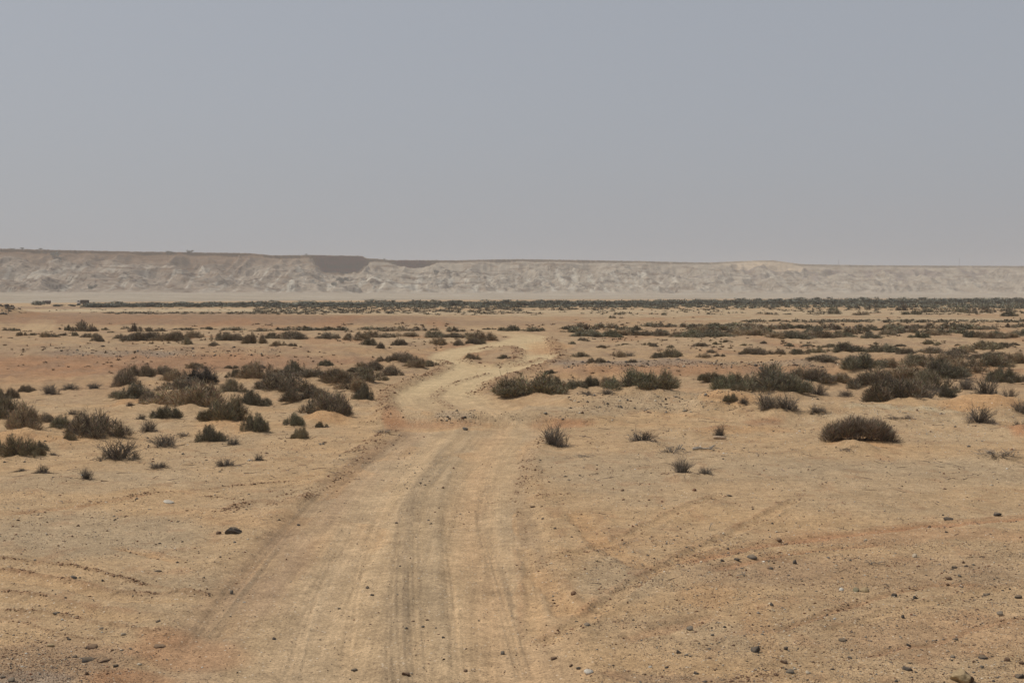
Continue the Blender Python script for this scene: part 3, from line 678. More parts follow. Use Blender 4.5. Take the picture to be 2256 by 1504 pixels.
w = np.clip(.55 * lft + .15, 0, 1)[:, None]
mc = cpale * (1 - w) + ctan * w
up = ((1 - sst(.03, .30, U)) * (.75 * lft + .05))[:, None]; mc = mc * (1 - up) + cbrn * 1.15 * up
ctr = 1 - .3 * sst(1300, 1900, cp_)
n1 = fbm(X / 30, Y / 60 + Z / 9, 4, 101, .6)
w = (sst(.02, .35, n1) * .62 * ctr * sst(0, .05, U) * (1 - sst(.85, 1.0, U)))[:, None]; mc = mc * (1 - w) + cbrn * w
n2 = fbm(X / 15 + 3, Y / 110, 3, 105)
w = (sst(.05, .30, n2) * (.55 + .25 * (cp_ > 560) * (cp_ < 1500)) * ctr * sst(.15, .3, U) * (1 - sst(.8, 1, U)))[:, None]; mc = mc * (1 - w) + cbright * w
bed = Z + 4.5 * noise(X / 130, Y / 400, 3) + 1.2 * noise(X / 18, Y / 40, 4)
n4 = np.sin(bed * .62) + .6 * np.sin(bed * 1.31 + 1); lens = sst(-.05, .35, noise(X / 45, bed / 5, 110))
w = (sst(.5, 1.2, n4) * lens * .8 * ctr * sst(0, .05, U) * (1 - sst(.7, .9, U)))[:, None]; mc = mc * (1 - w) + cbrn * .9 * w
n3 = noise(X / 6, Y / 9 + Z / 2.0, 109)
w = (sst(.32, .45, n3 + .5 * noise(X / 70, Y / 60, 7)) * .85 * ctr * sst(.12, .2, U) * (1 - sst(.7, .9, U)))[:, None]; mc = mc * (1 - w) + cdark * w
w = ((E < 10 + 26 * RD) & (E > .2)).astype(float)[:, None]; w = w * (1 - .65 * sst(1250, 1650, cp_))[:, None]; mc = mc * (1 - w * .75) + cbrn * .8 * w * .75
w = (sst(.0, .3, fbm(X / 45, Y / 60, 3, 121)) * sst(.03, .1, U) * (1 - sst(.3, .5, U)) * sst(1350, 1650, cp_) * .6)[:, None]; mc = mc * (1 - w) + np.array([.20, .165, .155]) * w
w = (np.clip(RD, 0, 1) * (E < 9) * (E > .1) * .95 + np.clip(RD2, 0, 1) * (E < 7) * (E > .1) * .85)[:, None]; mc = mc * (1 - w) + cred * (1 + .35 * np.sin(Z / 1.7 + X / 40) + .3 * noise(X / 5, Z / 4, 98))[:, None] * w
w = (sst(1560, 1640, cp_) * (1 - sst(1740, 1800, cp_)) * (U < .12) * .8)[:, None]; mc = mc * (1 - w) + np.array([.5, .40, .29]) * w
w = (sst(.9, 1.0, U) * .9)[:, None]; pd = np.array([.35, .30, .238]) * (1 + .18 * fbm(X / 90, Y / 160, 3, 112))[:, None]
n5 = sst(.1, .35, fbm(X / 120, Y / 40, 2, 113))[:, None] * .4; pd = pd * (1 - n5) + cbright * n5
mc = mc * (1 - w) + pd * w
nr, na = len(ms), len(mpx)
i = np.arange(nr - 1)[:, None]; j = np.arange(na - 1)[None, :]
q = np.stack([i * na + j, i * na + j + 1, (i + 1) * na + j + 1, (i + 1) * na + j], -1).reshape(-1, 4)
M_MESA, nt, b_ = mat('mesa_rock', .95, .05)
at = nd(nt, 'ShaderNodeAttribute', attribute_name='tint'); geo = nd(nt, 'ShaderNodeNewGeometry'); c_ = at.outputs['Color']
mp = nd(nt, 'ShaderNodeMapping'); mp.inputs['Scale'].default_value = (1, 1, 3); nt.links.new(geo.outputs['Position'], mp.inputs[0])
for sc, lo, hi in ((.05, .86, 1.14), (.22, .78, 1.22), (.7, .82, 1.18)):
    n = tex(nt, mp.outputs[0], sc, 4, .6); c_ = mulc(nt, c_, ramp(nt, n.outputs[0], .3, .7, lo, hi))
nt.links.new(c_, b_.inputs['Base Color'])
bp = nd(nt, 'ShaderNodeBump'); bp.inputs['Distance'].default_value = 2.5; bp.inputs['Strength'].default_value = .5
n = tex(nt, mp.outputs[0], .16, 6, .65); nt.links.new(n.outputs[0], bp.inputs['Height']); nt.links.new(bp.outputs[0], b_.inputs['Normal'])
link('mesa', mesh_np('mesa', np.stack([X, Y, Z], 1), [q], M_MESA, True, {'tint': np.clip((mc - .27) * 1.12 + .235, .02, 1)}), kind='structure')  # tint contrast stretched to stand in for weak sun shading on the relief
def on_mesa(px, py):
    s = np.linspace(-420, 2, 900); xx, yy, zz = mesa_point(np.full(900, float(px)), s)[:3]
    _, yc = chart(xx, yy, zz); k = np.nonzero(yc <= py)[0]
    k = k[0] if len(k) else 899
    return float(xx[k]), float(yy[k]), float(zz[k])

# ------------------------------------------------------------------ shrub meshes (unit width and height)
def blades(root, mid, tip, w, tint, seed):
    g = np.random.default_rng(seed); n = len(root)
    d = tip - root; r = g.normal(size=(n, 3)); s = np.cross(d, r); s /= np.linalg.norm(s, axis=1)[:, None] + 1e-9
    w = w[:, None]
    V = np.stack([root - s * w, root + s * w, mid - s * w * .75, mid + s * w * .75, tip], 1).reshape(-1, 3)
    o = (np.arange(n) * 5)[:, None]
    return V, o + np.array([[0, 1, 3, 2]]), o + np.array([[2, 3, 4]]), np.repeat(tint, 5, 0)
def brush_mesh(seed, n, lobes, w, col, vary=.3, upb=.55, arch=False, name='foliage', tipcol=None, ln=(.05, .10), loose=.055):
    g = np.random.default_rng(seed); L = []
    for k in range(lobes):
        if arch:
            a = (k + .5) / lobes * 2 - 1; L.append((a * .40 + .02, .08 * g.normal(), .17, .62 - .22 * a * a + g.normal() * .05, .28 * (1 - a * a) ** .7))
        else:
            a = g.uniform(0, 6.28); rr_ = .42 * math.sqrt(g.uniform(0, 1)); rad = g.uniform(.10, .20)
            L.append((math.cos(a) * rr_, math.sin(a) * rr_, rad, g.uniform(.66, 1.0) * max(.16, 1 - (rr_ / .48) ** 2) ** .75, 0))
    L = np.array(L); p_ = L[:, 2] ** 2 * (L[:, 3] + .3); k = g.choice(lobes, n, p=p_ / p_.sum()); l = L[k]
    u = g.normal(size=(n, 3)); u[:, 2] = np.abs(u[:, 2]); u /= np.linalg.norm(u, axis=1)[:, None]
    rf = g.uniform(.35, 1.0, n) ** .5
    rag = 1 + loose * g.normal(size=n)
    tip = np.stack([l[:, 0] + u[:, 0] * l[:, 2] * rf * rag, l[:, 1] + u[:, 1] * l[:, 2] * rf * rag, l[:, 4] + u[:, 2] * l[:, 3] * rf * rag], 1)
    tip[:, 2] = np.maximum(tip[:, 2], .02 + .08 * g.uniform(size=n))
    out = u.copy(); out[:, 2] = out[:, 2] * (1 - upb) + upb; out[:, :2] *= (1 - upb * .4)
    l_ = g.uniform(ln[0], ln[1], n)[:, None]
    root = tip - out * l_ * np.array([1, 1, 1.5]) + g.normal(size=(n, 3)) * .012; root[:, 2] = np.maximum(root[:, 2], -.03)
    mid = (root + tip) / 2 + g.normal(size=(n, 3)) * .010
    base = np.array(col); lobt = (1 + .16 * g.normal(size=lobes))[k][:, None]
    t = base[None, :] * lobt * (1 + vary * g.normal(size=(n, 1))) * (1 + .08 * g.normal(size=(n, 3)))
    if tipcol is not None:
        m = g.uniform(size=n) < .25; t[m] = np.array(tipcol) * (1 + .2 * g.normal(size=(m.sum(), 1)))
    return blades(root, mid, tip, w * g.uniform(.6, 1.4, n), np.clip(t, .01, .9), seed + 1)[0:4]
def twig_mesh(seed, stems, w, col, spread=.5, height=1.0, curl=.15, twigs=5, flat=0.0):
    g = np.random.default_rng(seed); S = []
    for k in range(stems):
        a = g.uniform(0, 6.28); sp = spread * math.sqrt(g.uniform(.02, 1)); hh = height * g.uniform(.45, 1.0) * (1 - .45 * (sp / spread) ** 2) * (1 - flat)
        r0 = np.array([math.cos(a) * sp * .25, math.sin(a) * sp * .25, -.02]); r3 = np.array([math.cos(a) * sp, math.sin(a) * sp, max(hh, .04)])
        P = [r0]; 
        for q_ in (1, 2, 3):
            t = q_ / 3; P.append(r0 + (r3 - r0) * t + np.array([0, 0, .12 * math.sin(t * 3.14)]) * (1 - flat) + g.normal(size=3) * curl * .16)
        S += [(P[i_], P[i_ + 1], w * (1.25 - .3 * i_)) for i_ in range(3)]
        for q_ in range(twigs):
            i_ = g.integers(1, 4); t = g.uniform(); p = P[i_ - 1] + (P[i_] - P[i_ - 1]) * t
            dv = (r3 - r0) * .35 + g.normal(size=3) * .13; dv[2] = abs(dv[2]) * (1 - flat) + .02; L_ = g.uniform(.4, 1)
            m_ = p + dv * L_ * .5 + g.normal(size=3) * .02
            S += [(p, m_, w * .55), (m_, p + dv * L_, w * .42)]
    V, Fc = [], []; T = []
    for (a, b, ww) in S:
        d = b - a; L_ = np.linalg.norm(d) + 1e-9; d /= L_; u = np.cross(d, [.3, .9, .2]); u /= np.linalg.norm(u) + 1e-9; v = np.cross(d, u); o = len(V)
        for e, sc in ((a, 1), (b, .7)):
            for q_ in range(3):
                an = q_ * 2.094; V.append(e + (u * math.cos(an) + v * math.sin(an)) * ww * sc)
        Fc += [(o, o + 1, o + 4, o + 3), (o + 1, o + 2, o + 5, o + 4), (o + 2, o, o + 3, o + 5)]
        tt = np.array(col) * (1 + .22 * g.normal()); T += [tt] * 6
    return np.array(V), np.array(Fc), np.zeros((0, 3), int), np.clip(np.array(T), .01, .9)
M_FOL = attr_material('shrub_foliage', obj_vary=.22); M_WOOD = attr_material('dry_twigs', obj_vary=.15)
def pm(name, parts, material):
    V, q4, t3, T = parts; fl = [q4] + ([t3] if len(t3) else [])
    return mesh_np(name, V, fl, material, False, {'tint': T})
BR = (.240, .194, .134); GR = (.205, .180, .122); DK = (.055, .050, .045); GY = (.150, .128, .105); PALEW = (.34, .29, .23)
PROTO = {'d': [], 'g': [], 's': [], 'p': [], 'k': [], 'a': []}
VAR = [(1, 1, 1), (.86, .88, .92), (1.16, 1.08, 1.0), (.94, 1.0, .96), (1.3, 1.2, 1.1), (.78, .78, .82)]
vr = lambda c, k: tuple(a_ * b_ for a_, b_ in zip(c, VAR[k]))
for k in range(6):
    PROTO['d'].append((pm('brown_brush', brush_mesh(100 + k, 7500, 18 + k, .0036, vr(BR, k), tipcol=(.36, .29, .2)), M_FOL), pm('woody_stems', twig_mesh(200 + k, 30, .006, (.13, .105, .08), .42, .6, twigs=2), M_WOOD)))
    PROTO['g'].append((pm('green_brush', brush_mesh(120 + k, 7500, 18 + k, .0038, vr(GR, k), tipcol=(.28, .25, .165)), M_FOL), pm('woody_stems', twig_mesh(220 + k, 30, .006, (.13, .105, .08), .42, .6, twigs=2), M_WOOD)))
    PROTO['s'].append((pm('sparse_brush', brush_mesh(140 + k, 1100, 9, .0040, (.24, .20, .155), tipcol=(.30, .255, .20), loose=.25, ln=(.08, .16)), M_FOL), pm('dry_twigs', twig_mesh(240 + k, 60, .0085, GY, .48, .95, twigs=6), M_WOOD)))
    PROTO['p'].append((None, pm('dead_twigs', twig_mesh(260 + k, 24, .011, (.27, .225, .18), .5, .75, .4, 5, .25), M_WOOD)))
PROTO['k'].append((pm('dark_tangle', brush_mesh(160, 5200, 14, .0045, DK, upb=.2, tipcol=(.1, .09, .08)), M_FOL), pm('woody_stems', twig_mesh(280, 80, .008, (.12, .105, .09), .5, .8, .5), M_WOOD)))
PROTO['a'].append((pm('arched_brush', brush_mesh(170, 9500, 24, .0026, (.25, .195, .14), upb=.75, arch=True, tipcol=(.27, .215, .16), ln=(.07, .15)), M_FOL), pm('woody_stems', twig_mesh(290, 40, .004, (.14, .11, .085), .45, .55), M_WOOD)))
def ground_z(x, y): return float(terrain(np.array([x]), np.array([y]))[0])
def bulk_z(L): return terrain(np.array([a[0] for a in L]), np.array([a[1] for a in L]))
place = []
for (px, py, w, h, ty, lb) in SHRUBS:
    x, y = up1(px, py); W = w * y / F; Hh = h * y / F
    y2 = y + W * .22; x2 = x * y2 / y
    place.append((x2, y2, W, Hh, ty, lb))
zs = bulk_z(place)
CATS = {'d': ('shrub', 'shrub', None), 'g': ('shrub', 'shrub', None), 'k': ('shrub', 'shrub', None), 'a': ('shrub', 'shrub', None), 's': ('dry_shrub', 'dry shrub', None), 'p': ('dead_branches', 'dead branches', None)}
for k, (x, y, W, Hh, ty, lb) in enumerate(place):
    nm, cat, _ = CATS[ty]
    root = bpy.data.objects.new(nm, None); COL.objects.link(root); root.empty_display_size = .1
    root.location = (x, y, zs[k] - .02 * W - (.03 if ty != 'a' else .0)); 
    root.rotation_euler = (0, 0, 0 if ty == 'a' else random.choice((0, math.pi)) + random.uniform(-.5, .5))
    root.scale = (W * (1.5 if ty in 'dg' else 1.25 if ty != 'a' else 1.1), W * (1.05 if W < 3 else .8), Hh * (1.38 if ty in 'dg' else 1.22 if ty != 'a' else .98))
    tag(root, lb, cat, {'shrub': 'shrubs scattered over the plain', 'dry_shrub': 'dry twiggy shrubs on the sand', 'dead_branches': 'dead branches lying on the sand'}[nm])
    a, b = PROTO[ty][k % len(PROTO[ty])]
    if a: link('foliage', a, root)
    link('stems', b, root)

# rows of shrubs farther off: every one its own object
ORD = 'first second third fourth fifth sixth seventh eighth ninth tenth eleventh twelfth thirteenth fourteenth fifteenth sixteenth seventeenth eighteenth nineteenth twentieth'.split()
TENS = {2: 'twenty', 3: 'thirty', 4: 'forty', 5: 'fifty'}
def ordinal(n):
    if n <= 20: return ORD[n - 1]
    t, u = divmod(n, 10)
    return TENS[t] + '-' + ORD[u - 1] if u else {30: 'thirtieth', 40: 'fortieth', 50: 'fiftieth'}[n]
lod = [pm('far_brush', brush_mesh(300 + k, 1500, 15, .0095, BR if k < 3 else GR, ln=(.07, .14)), M_FOL) for k in range(6)]
def item(px, py, w, h, ty='d'): return (px, py, w, h, ty)
HANDROWS = [
 ('dark shrub beside the distant side track at left', [(15,729,20,8),(33,729,16,9),(48,740,24,10),(72,739,18,6),(97,743,26,13),(118,743,22,6),(131,725,10,5),(137,740,18,6),(152,729,20,13),(164,740,20,9),(182,730,38,23),(189,743,18,8),(205,745,24,12),(215,754,20,15),(233,727,18,6),(247,733,16,5)]),
 ('shrub in the broken row left of the distant track', [(283,747,42,12),(317,751,60,18),(380,750,56,18),(411,760,28,14),(430,745,38,12),(472,763,20,8),(490,749,58,16),(510,752,40,15),(562,757,54,20),(600,746,40,11),(615,762,30,10),(640,747,60,14),(645,763,16,7),(718,746,60,12),(784,748,58,14),(814,762,40,12),(822,745,40,12),(838,769,16,10),(857,746,50,12),(880,761,24,13),(898,742,44,9),(955,744,60,11),(962,760,34,12),(1011,762,20,12),(1012,744,50,11),(1044,759,28,12),(1063,758,14,9),(1060,750,68,18)]),
 ('low shrub in the long thin row behind the red ground', [(276,725,20,6),(306,731,40,14),(355,730,30,8),(410,727,42,7),(460,726,36,6),(520,728,46,9),(575,730,42,8),(618,728,40,7),(660,728,72,10),(715,729,62,12),(760,728,46,8),(810,727,56,9),(875,730,72,12),(930,729,50,9),(996,731,52,12),(1078,726,30,6),(1130,729,62,13),(1180,730,48,10)]),
]
def auto(x0, x1, y0, y1, n, w0, w1, h0, h1, seed):
    g = random.Random(seed); L = []
    for k in range(n):
        w = g.uniform(w0, w1); L.append((x0 + (x1 - x0) * (k + g.uniform(.1, .9)) / n, g.uniform(y0, y1), w, h0 + (h1 - h0) * g.random() * (.5 + .5 * w / w1)))
    return L
HANDROWS += [
 ('shrub in the dense band at right, farther half', auto(1235, 2270, 719, 729, 34, 36, 74, 8, 13, 1)),
 ('shrub in the dense band at right, nearer half', auto(1250, 2270, 733, 747, 36, 34, 70, 10, 16, 2)),
 ('small shrub dotted in front of the dense band', auto(1240, 2250, 752, 768, 26, 10, 28, 5, 9, 3)),
 ('rounded shrub on the pale flat before the tree line', [(1347,701,18,7),(1463,694,10,7),(1842,692,28,13),(1897,694,32,9),(1925,676,14,7),(1992,684,34,16),(2010,693,34,12),(2050,688,30,9),(2115,688,40,15),(2140,690,30,11),(2180,688,26,10),(2216,685,24,9),(2230,697,40,14),(1835,683,20,8),(2160,683,22,8)]),
]
FARG = {0: 'far shrubs beside the left side track', 1: 'far shrubs left of the distant track', 2: 'thin far row of shrubs on the left', 3: 'dense far band of shrubs, farther half', 4: 'dense far band of shrubs, nearer half', 5: 'dotted small far shrubs on the right', 6: 'rounded shrubs on the far flat'}
for gi, (desc, L) in enumerate(HANDROWS):
    L = sorted(L); P = []; prefetch(L)
    for (px, py, w, h) in L:
        x, y = up1(px, py); W = w * y / F; P.append((x * (1 + .25 * W / y), y + .25 * W, W, h * y / F))
    zz = bulk_z(P)
    for k, (x, y, W, Hh) in enumerate(P):
        near_ = y < 140
        me = (PROTO['g' if (k + gi) % 2 and gi > 2 else 'd'][k % 6][0]) if near_ else lod[(k * 5 + gi) % 6]
        o = link('shrub', me); o.location = (x, y, zz[k] - .03); o.rotation_euler = (0, 0, random.uniform(0, 6.28)); o.scale = (W * 1.75, W * 1.2, Hh * (1.7 if gi in (1, 3, 4) else 1.45))
        tag(o, '%s from left, %s' % (ordinal(k + 1), desc), 'shrub', FARG[gi])

# ------------------------------------------------------------------ distant trees and scrub
M_TREE = attr_material('tamarisk_foliage', obj_vary=.18)
def crown_mesh(seed, n=520):
    g = np.random.default_rng(seed); K = 7
    L = np.stack([g.uniform(-.34, .34, K), g.uniform(-.34, .34, K), g.uniform(.28, .66, K), g.uniform(.16, .3, K)], 1)
    l = L[g.integers(0, K, n)]; u = g.normal(size=(n, 3)); u /= np.linalg.norm(u, axis=1)[:, None]
    c = l[:, :3] + u * l[:, 3:4] * (g.uniform(.2, 1.05, n) ** .5)[:, None]; c[:, 2] = np.maximum(c[:, 2], .04)
    d = g.normal(size=(n, 3)) * .045; root, tip = c - d, c + d; mid = c + g.normal(size=(n, 3)) * .015
    t = np.array([.155, .155, .122])[None, :] * (1 + .25 * g.normal(size=(n, 1)))  # crown colour lightened to stand in for distance haze
    return blades(root, mid, tip, np.full(n, .03), np.clip(t, .01, 1), seed)
crowns = [pm('crown', crown_mesh(400 + k), M_TREE) for k in range(6)]
def trunk_me(seed):
    return pm('trunk', twig_mesh(seed, 6, .022, (.10, .08, .06), .22, .6, .3, 1), M_WOOD)
trunks = [trunk_me(450 + k) for k in range(2)]
TL = [(88,672,34,10),(130,675,30,6),(165,675,26,6)]
g = random.Random(5)
px = 205
while px < 2290:
    f = (px - 200) / 2050
    w = g.uniform(24, 58); h = g.uniform(7, 14) * (.9 + .4 * f)
    TL.append((px, 676 - 7 * f + g.uniform(-1.2, 1.5), w, h)); px += w * .48
TL = sorted(TL)[:150]; prefetch(TL)
P = []
for (px, py, w, h) in TL:
    x, y = up1(px, py); P.append((x, y, w * y / F, h * y / F))
zz = bulk_z(P)
SEC = [(240, 'at the sparse far left end of the tree line'), (480, 'in the thin left part of the tree line'), (690, 'in the tree line left of the red cliff'), (830, 'in the tree line below the red cliff'),
       (1010, 'in the tree line below the second red cliff'), (1200, 'in the tree line behind the vanishing track'), (1480, 'in the tree line right of the vanishing track'), (1780, 'in the tree line below the pale sandy rise'),
       (2010, 'in the tree line below the dark outcrop'), (3000, 'in the thick right end of the tree line')]
cnt = {}
for k, (x, y, W, Hh) in enumerate(P):
    root = bpy.data.objects.new('tree', None); COL.objects.link(root); root.location = (x, y, zz[k] - .1); root.scale = (W * 1.15, W * 1.1, Hh * 1.15); root.rotation_euler = (0, 0, random.uniform(0, 6.28))
    si = next(i_ for i_, (lim, _) in enumerate(SEC) if TL[k][0] < lim); cnt[si] = cnt.get(si, 0) + 1
    tag(root, '%s tree from the left %s' % (ordinal(cnt[si]), SEC[si][1]), 'tree', 'low tree line before the mesa')
    link('crown', crowns[k % 6], root); link('trunk', trunks[k % 2], root)

def scatter_brush(name, pts, n_each, col, seed, **props):
    """pts: x,y,z,W,H ; one joined mesh of small brush clumps"""
    g = np.random.default_rng(seed); pts = np.array(pts); N = len(pts); n = N * n_each
    p = np.repeat(pts, n_each, 0); u = g.normal(size=(n, 3)); u[:, 2] = np.abs(u[:, 2]); u /= np.linalg.norm(u, axis=1)[:, None]
    rf = g.uniform(.35, 1, n)[:, None]
    tip = p[:, :3] + u * rf * np.stack([p[:, 3] * .55, p[:, 3] * .5, p[:, 4]], 1)
    root = p[:, :3] + u * rf * .45 * np.stack([p[:, 3] * .5, p[:, 3] * .5, p[:, 4] * .3], 1); root[:, 2] -= p[:, 4] * .05
    mid = (root + tip) / 2 + g.normal(size=(n, 3)) * .05 * p[:, 3:4]
    tc = np.array(col)[None, :] * (1 + .25 * np.repeat(g.normal(size=(N, 1)), n_each, 0)) * (1 + .2 * g.normal(size=(n, 1)))
    w = p[:, 3] * props.pop('bw', .06)
    V, a, b, T = blades(root, mid, tip, w, np.clip(tc, .01, .9), seed)
    return link(name, pm(name, (V, a, b, T), M_FOL), **props)
# the wadi vegetation that reads as one mass, around and behind the tree line
g = np.random.default_rng(21); pts = []
n = 2600; pxs = g.uniform(190, 2330, n); f = (pxs - 200) / 2050
pys = 677 + 3 * f - (g.uniform(0, 1, n) ** .8) * (6 + 13 * f) + 0
pys = np.maximum(pys, 660.5)
xs, ys = unproj(pxs, pys); wz = terrain(xs, ys)
hpx = g.uniform(4, 8.5, n) + 3.0 * f
pts += [(xs[k], ys[k], wz[k], g.uniform(14, 30) * ys[k] / F, hpx[k] * ys[k] / F) for k in range(n)]
scatter_brush('distant_scrub', pts, 26, (.15, .15, .112), 22, kind='stuff', bw=.05)
def zone(n, x0, x1, y0, y1, w0, w1, h0, h1, seed, patchy=True):
    g = np.random.default_rng(seed); a = g.uniform(x0, x1, n * 3); b = g.uniform(y0, y1, n * 3)
    x, y = unproj(a, b)
    if patchy:
        k = fbm(x / 9, y / 22, 2, seed) > -.02; x, y, a, b = x[k], y[k], a[k], b[k]
    road = np.zeros(len(x), bool)
    for R in (ROAD_A, ROAD_B, ROAD_C, ROAD_D):
        t, _, ok = road_t(a, b, R); road |= ok & (t > -.06) & (t < 1.06)
    x, y = x[~road][:n], y[~road][:n]; z = terrain(x, y)
    return [(x[k], y[k], z[k] - .01, g.uniform(w0, w1) * y[k] / F, g.uniform(h0, h1) * y[k] / F) for k in range(len(x))]
scatter_brush('far_scrub', zone(420, 560, 2256, 680, 694, 8, 26, 2.5, 6, 31) + zone(300, 1100, 2256, 668, 684, 10, 26, 3, 7, 32) + zone(120, 0, 1100, 676, 690, 6, 16, 1.5, 3.5, 33)
    + zone(300, 1640, 2300, 706, 711, 14, 30, 3, 6, 34, False) + zone(300, 560, 1150, 677, 690, 14, 30, 3, 6, 38, False) + zone(160, 230, 700, 688, 692, 14, 30, 2, 4, 48, False), 22, (.17, .145, .10), 35, kind='stuff', bw=.05)
scatter_brush('small_tufts', zone(520, 0, 2256, 712, 775, 8, 20, 3, 7, 41) + zone(240, 0, 2256, 765, 850, 7, 18, 3, 7, 42) + zone(120, 1250, 2256, 700, 722, 6, 16, 2, 5, 44), 24, (.16, .115, .075), 43, kind='stuff', bw=.05)
scatter_brush('low_dry_weeds', zone(170, 0, 860, 850, 1010, 8, 20, 3, 8, 45) + zone(150, 1300, 2256, 870, 1010, 8, 20, 3, 8, 46), 18, (.20, .155, .115), 47, kind='stuff', bw=.018)

# ------------------------------------------------------------------ stones
ICO_V = []; ph = (1 + 5 ** .5) / 2
for a in (-1, 1):
    for b in (-ph, ph): ICO_V += [(0, a, b), (a, b, 0), (b, 0, a)]
ICO_V = np.array(ICO_V) / math.sqrt(1 + ph * ph)
import bmesh
_b = bmesh.new(); bmesh.ops.create_icosphere(_b, subdivisions=1, radius=1); _b.verts.ensure_lookup_table()
ICO_V = np.array([v.co[:] for v in _b.verts]); ICO_F = np.array([[v.index for v in f.verts] for f in _b.faces]); _b.free()
OCT_V = np.array([(1,0,0),(-1,0,0),(0,1,0),(0,-1,0),(0,0,1),(0,0,-1)], float); OCT_F = np.array([(0,2,4),(2,1,4),(1,3,4),(3,0,4),(2,0,5),(1,2,5),(3,1,5),(0,3,5)])
M_STONE = attr_material('field_stone', rough=.8, obj_vary=.12, bump=9.0)
def dusty(m, amt=.5):
    nt = m.node_tree; b = nt.nodes['Principled BSDF']; src = b.inputs['Base Color'].links[0].from_socket
    g_ = nt.nodes.new('ShaderNodeNewGeometry'); sp = nt.nodes.new('ShaderNodeSeparateXYZ'); nt.links.new(g_.outputs['True Normal'], sp.inputs[0])
    nt.links.new(mixc(nt, ramp(nt, sp.outputs['Z'], .55, 1.0, 0, amt), src, (.36, .25, .145, 1)), b.inputs['Base Color'])
dusty(M_STONE, .45)
M_GRAVEL = attr_material('gravel', rough=.85, obj_vary=0)
COLS = {'d': (.088, .076, .065), 'g': (.18, .158, .130), 'b': (.155, .098, .066), 'r': (.17, .085, .052), 'p': (.50, .42, .31), 'w': (.60, .56, .48), 't': (.40, .30, .17), 'n': (.20, .18, .115)}
def stone_mesh(seed, sub=2, squash=.75, col='d', facets=6):
    g = np.random.default_rng(seed); b = bmesh.new(); bmesh.ops.create_icosphere(b, subdivisions=sub + 1, radius=1); b.verts.ensure_lookup_table()
    V = np.array([v.co[:] for v in b.verts]); Fc = np.array([[v.index for v in f.verts] for f in b.faces]); b.free()
    for k in range(facets + 4):                         # broken flat faces
        n = g.normal(size=3); n /= np.linalg.norm(n); d = g.uniform(.42, .78); h = V @ n; V = V - np.where(h > d, h - d, 0)[:, None] * n * .96
    V = V + (noise(V[:, 0] * 2.2 + seed, V[:, 1] * 2.2 + V[:, 2], seed)[:, None] * .14 + noise(V[:, 0] * 6 + V[:, 2] * 3, V[:, 1] * 6, seed)[:, None] * .04) * V
    V[:, 2] *= squash; V[:, :2] *= g.uniform(.85, 1.1, 2)
    V[:, 2] -= V[:, 2].min() * .72; V[:, 0] /= (V[:, 0].max() - V[:, 0].min()); V[:, 1] /= (V[:, 1].max() - V[:, 1].min()); V[:, 2] /= V[:, 2].max()
    c = np.array(COLS[col])[None, :] * (1 + .25 * noise(V[:, 0] * 5, V[:, 1] * 5 + V[:, 2] * 3, seed + 3)[:, None])
    return mesh_np('stone', V, [Fc], M_STONE, False, {'tint': np.clip(c, .01, .9)})
SM = {c: [stone_mesh(500 + 10 * i + k, 1, .7, c) for k in range(5)] for i, c in enumerate(COLS)}
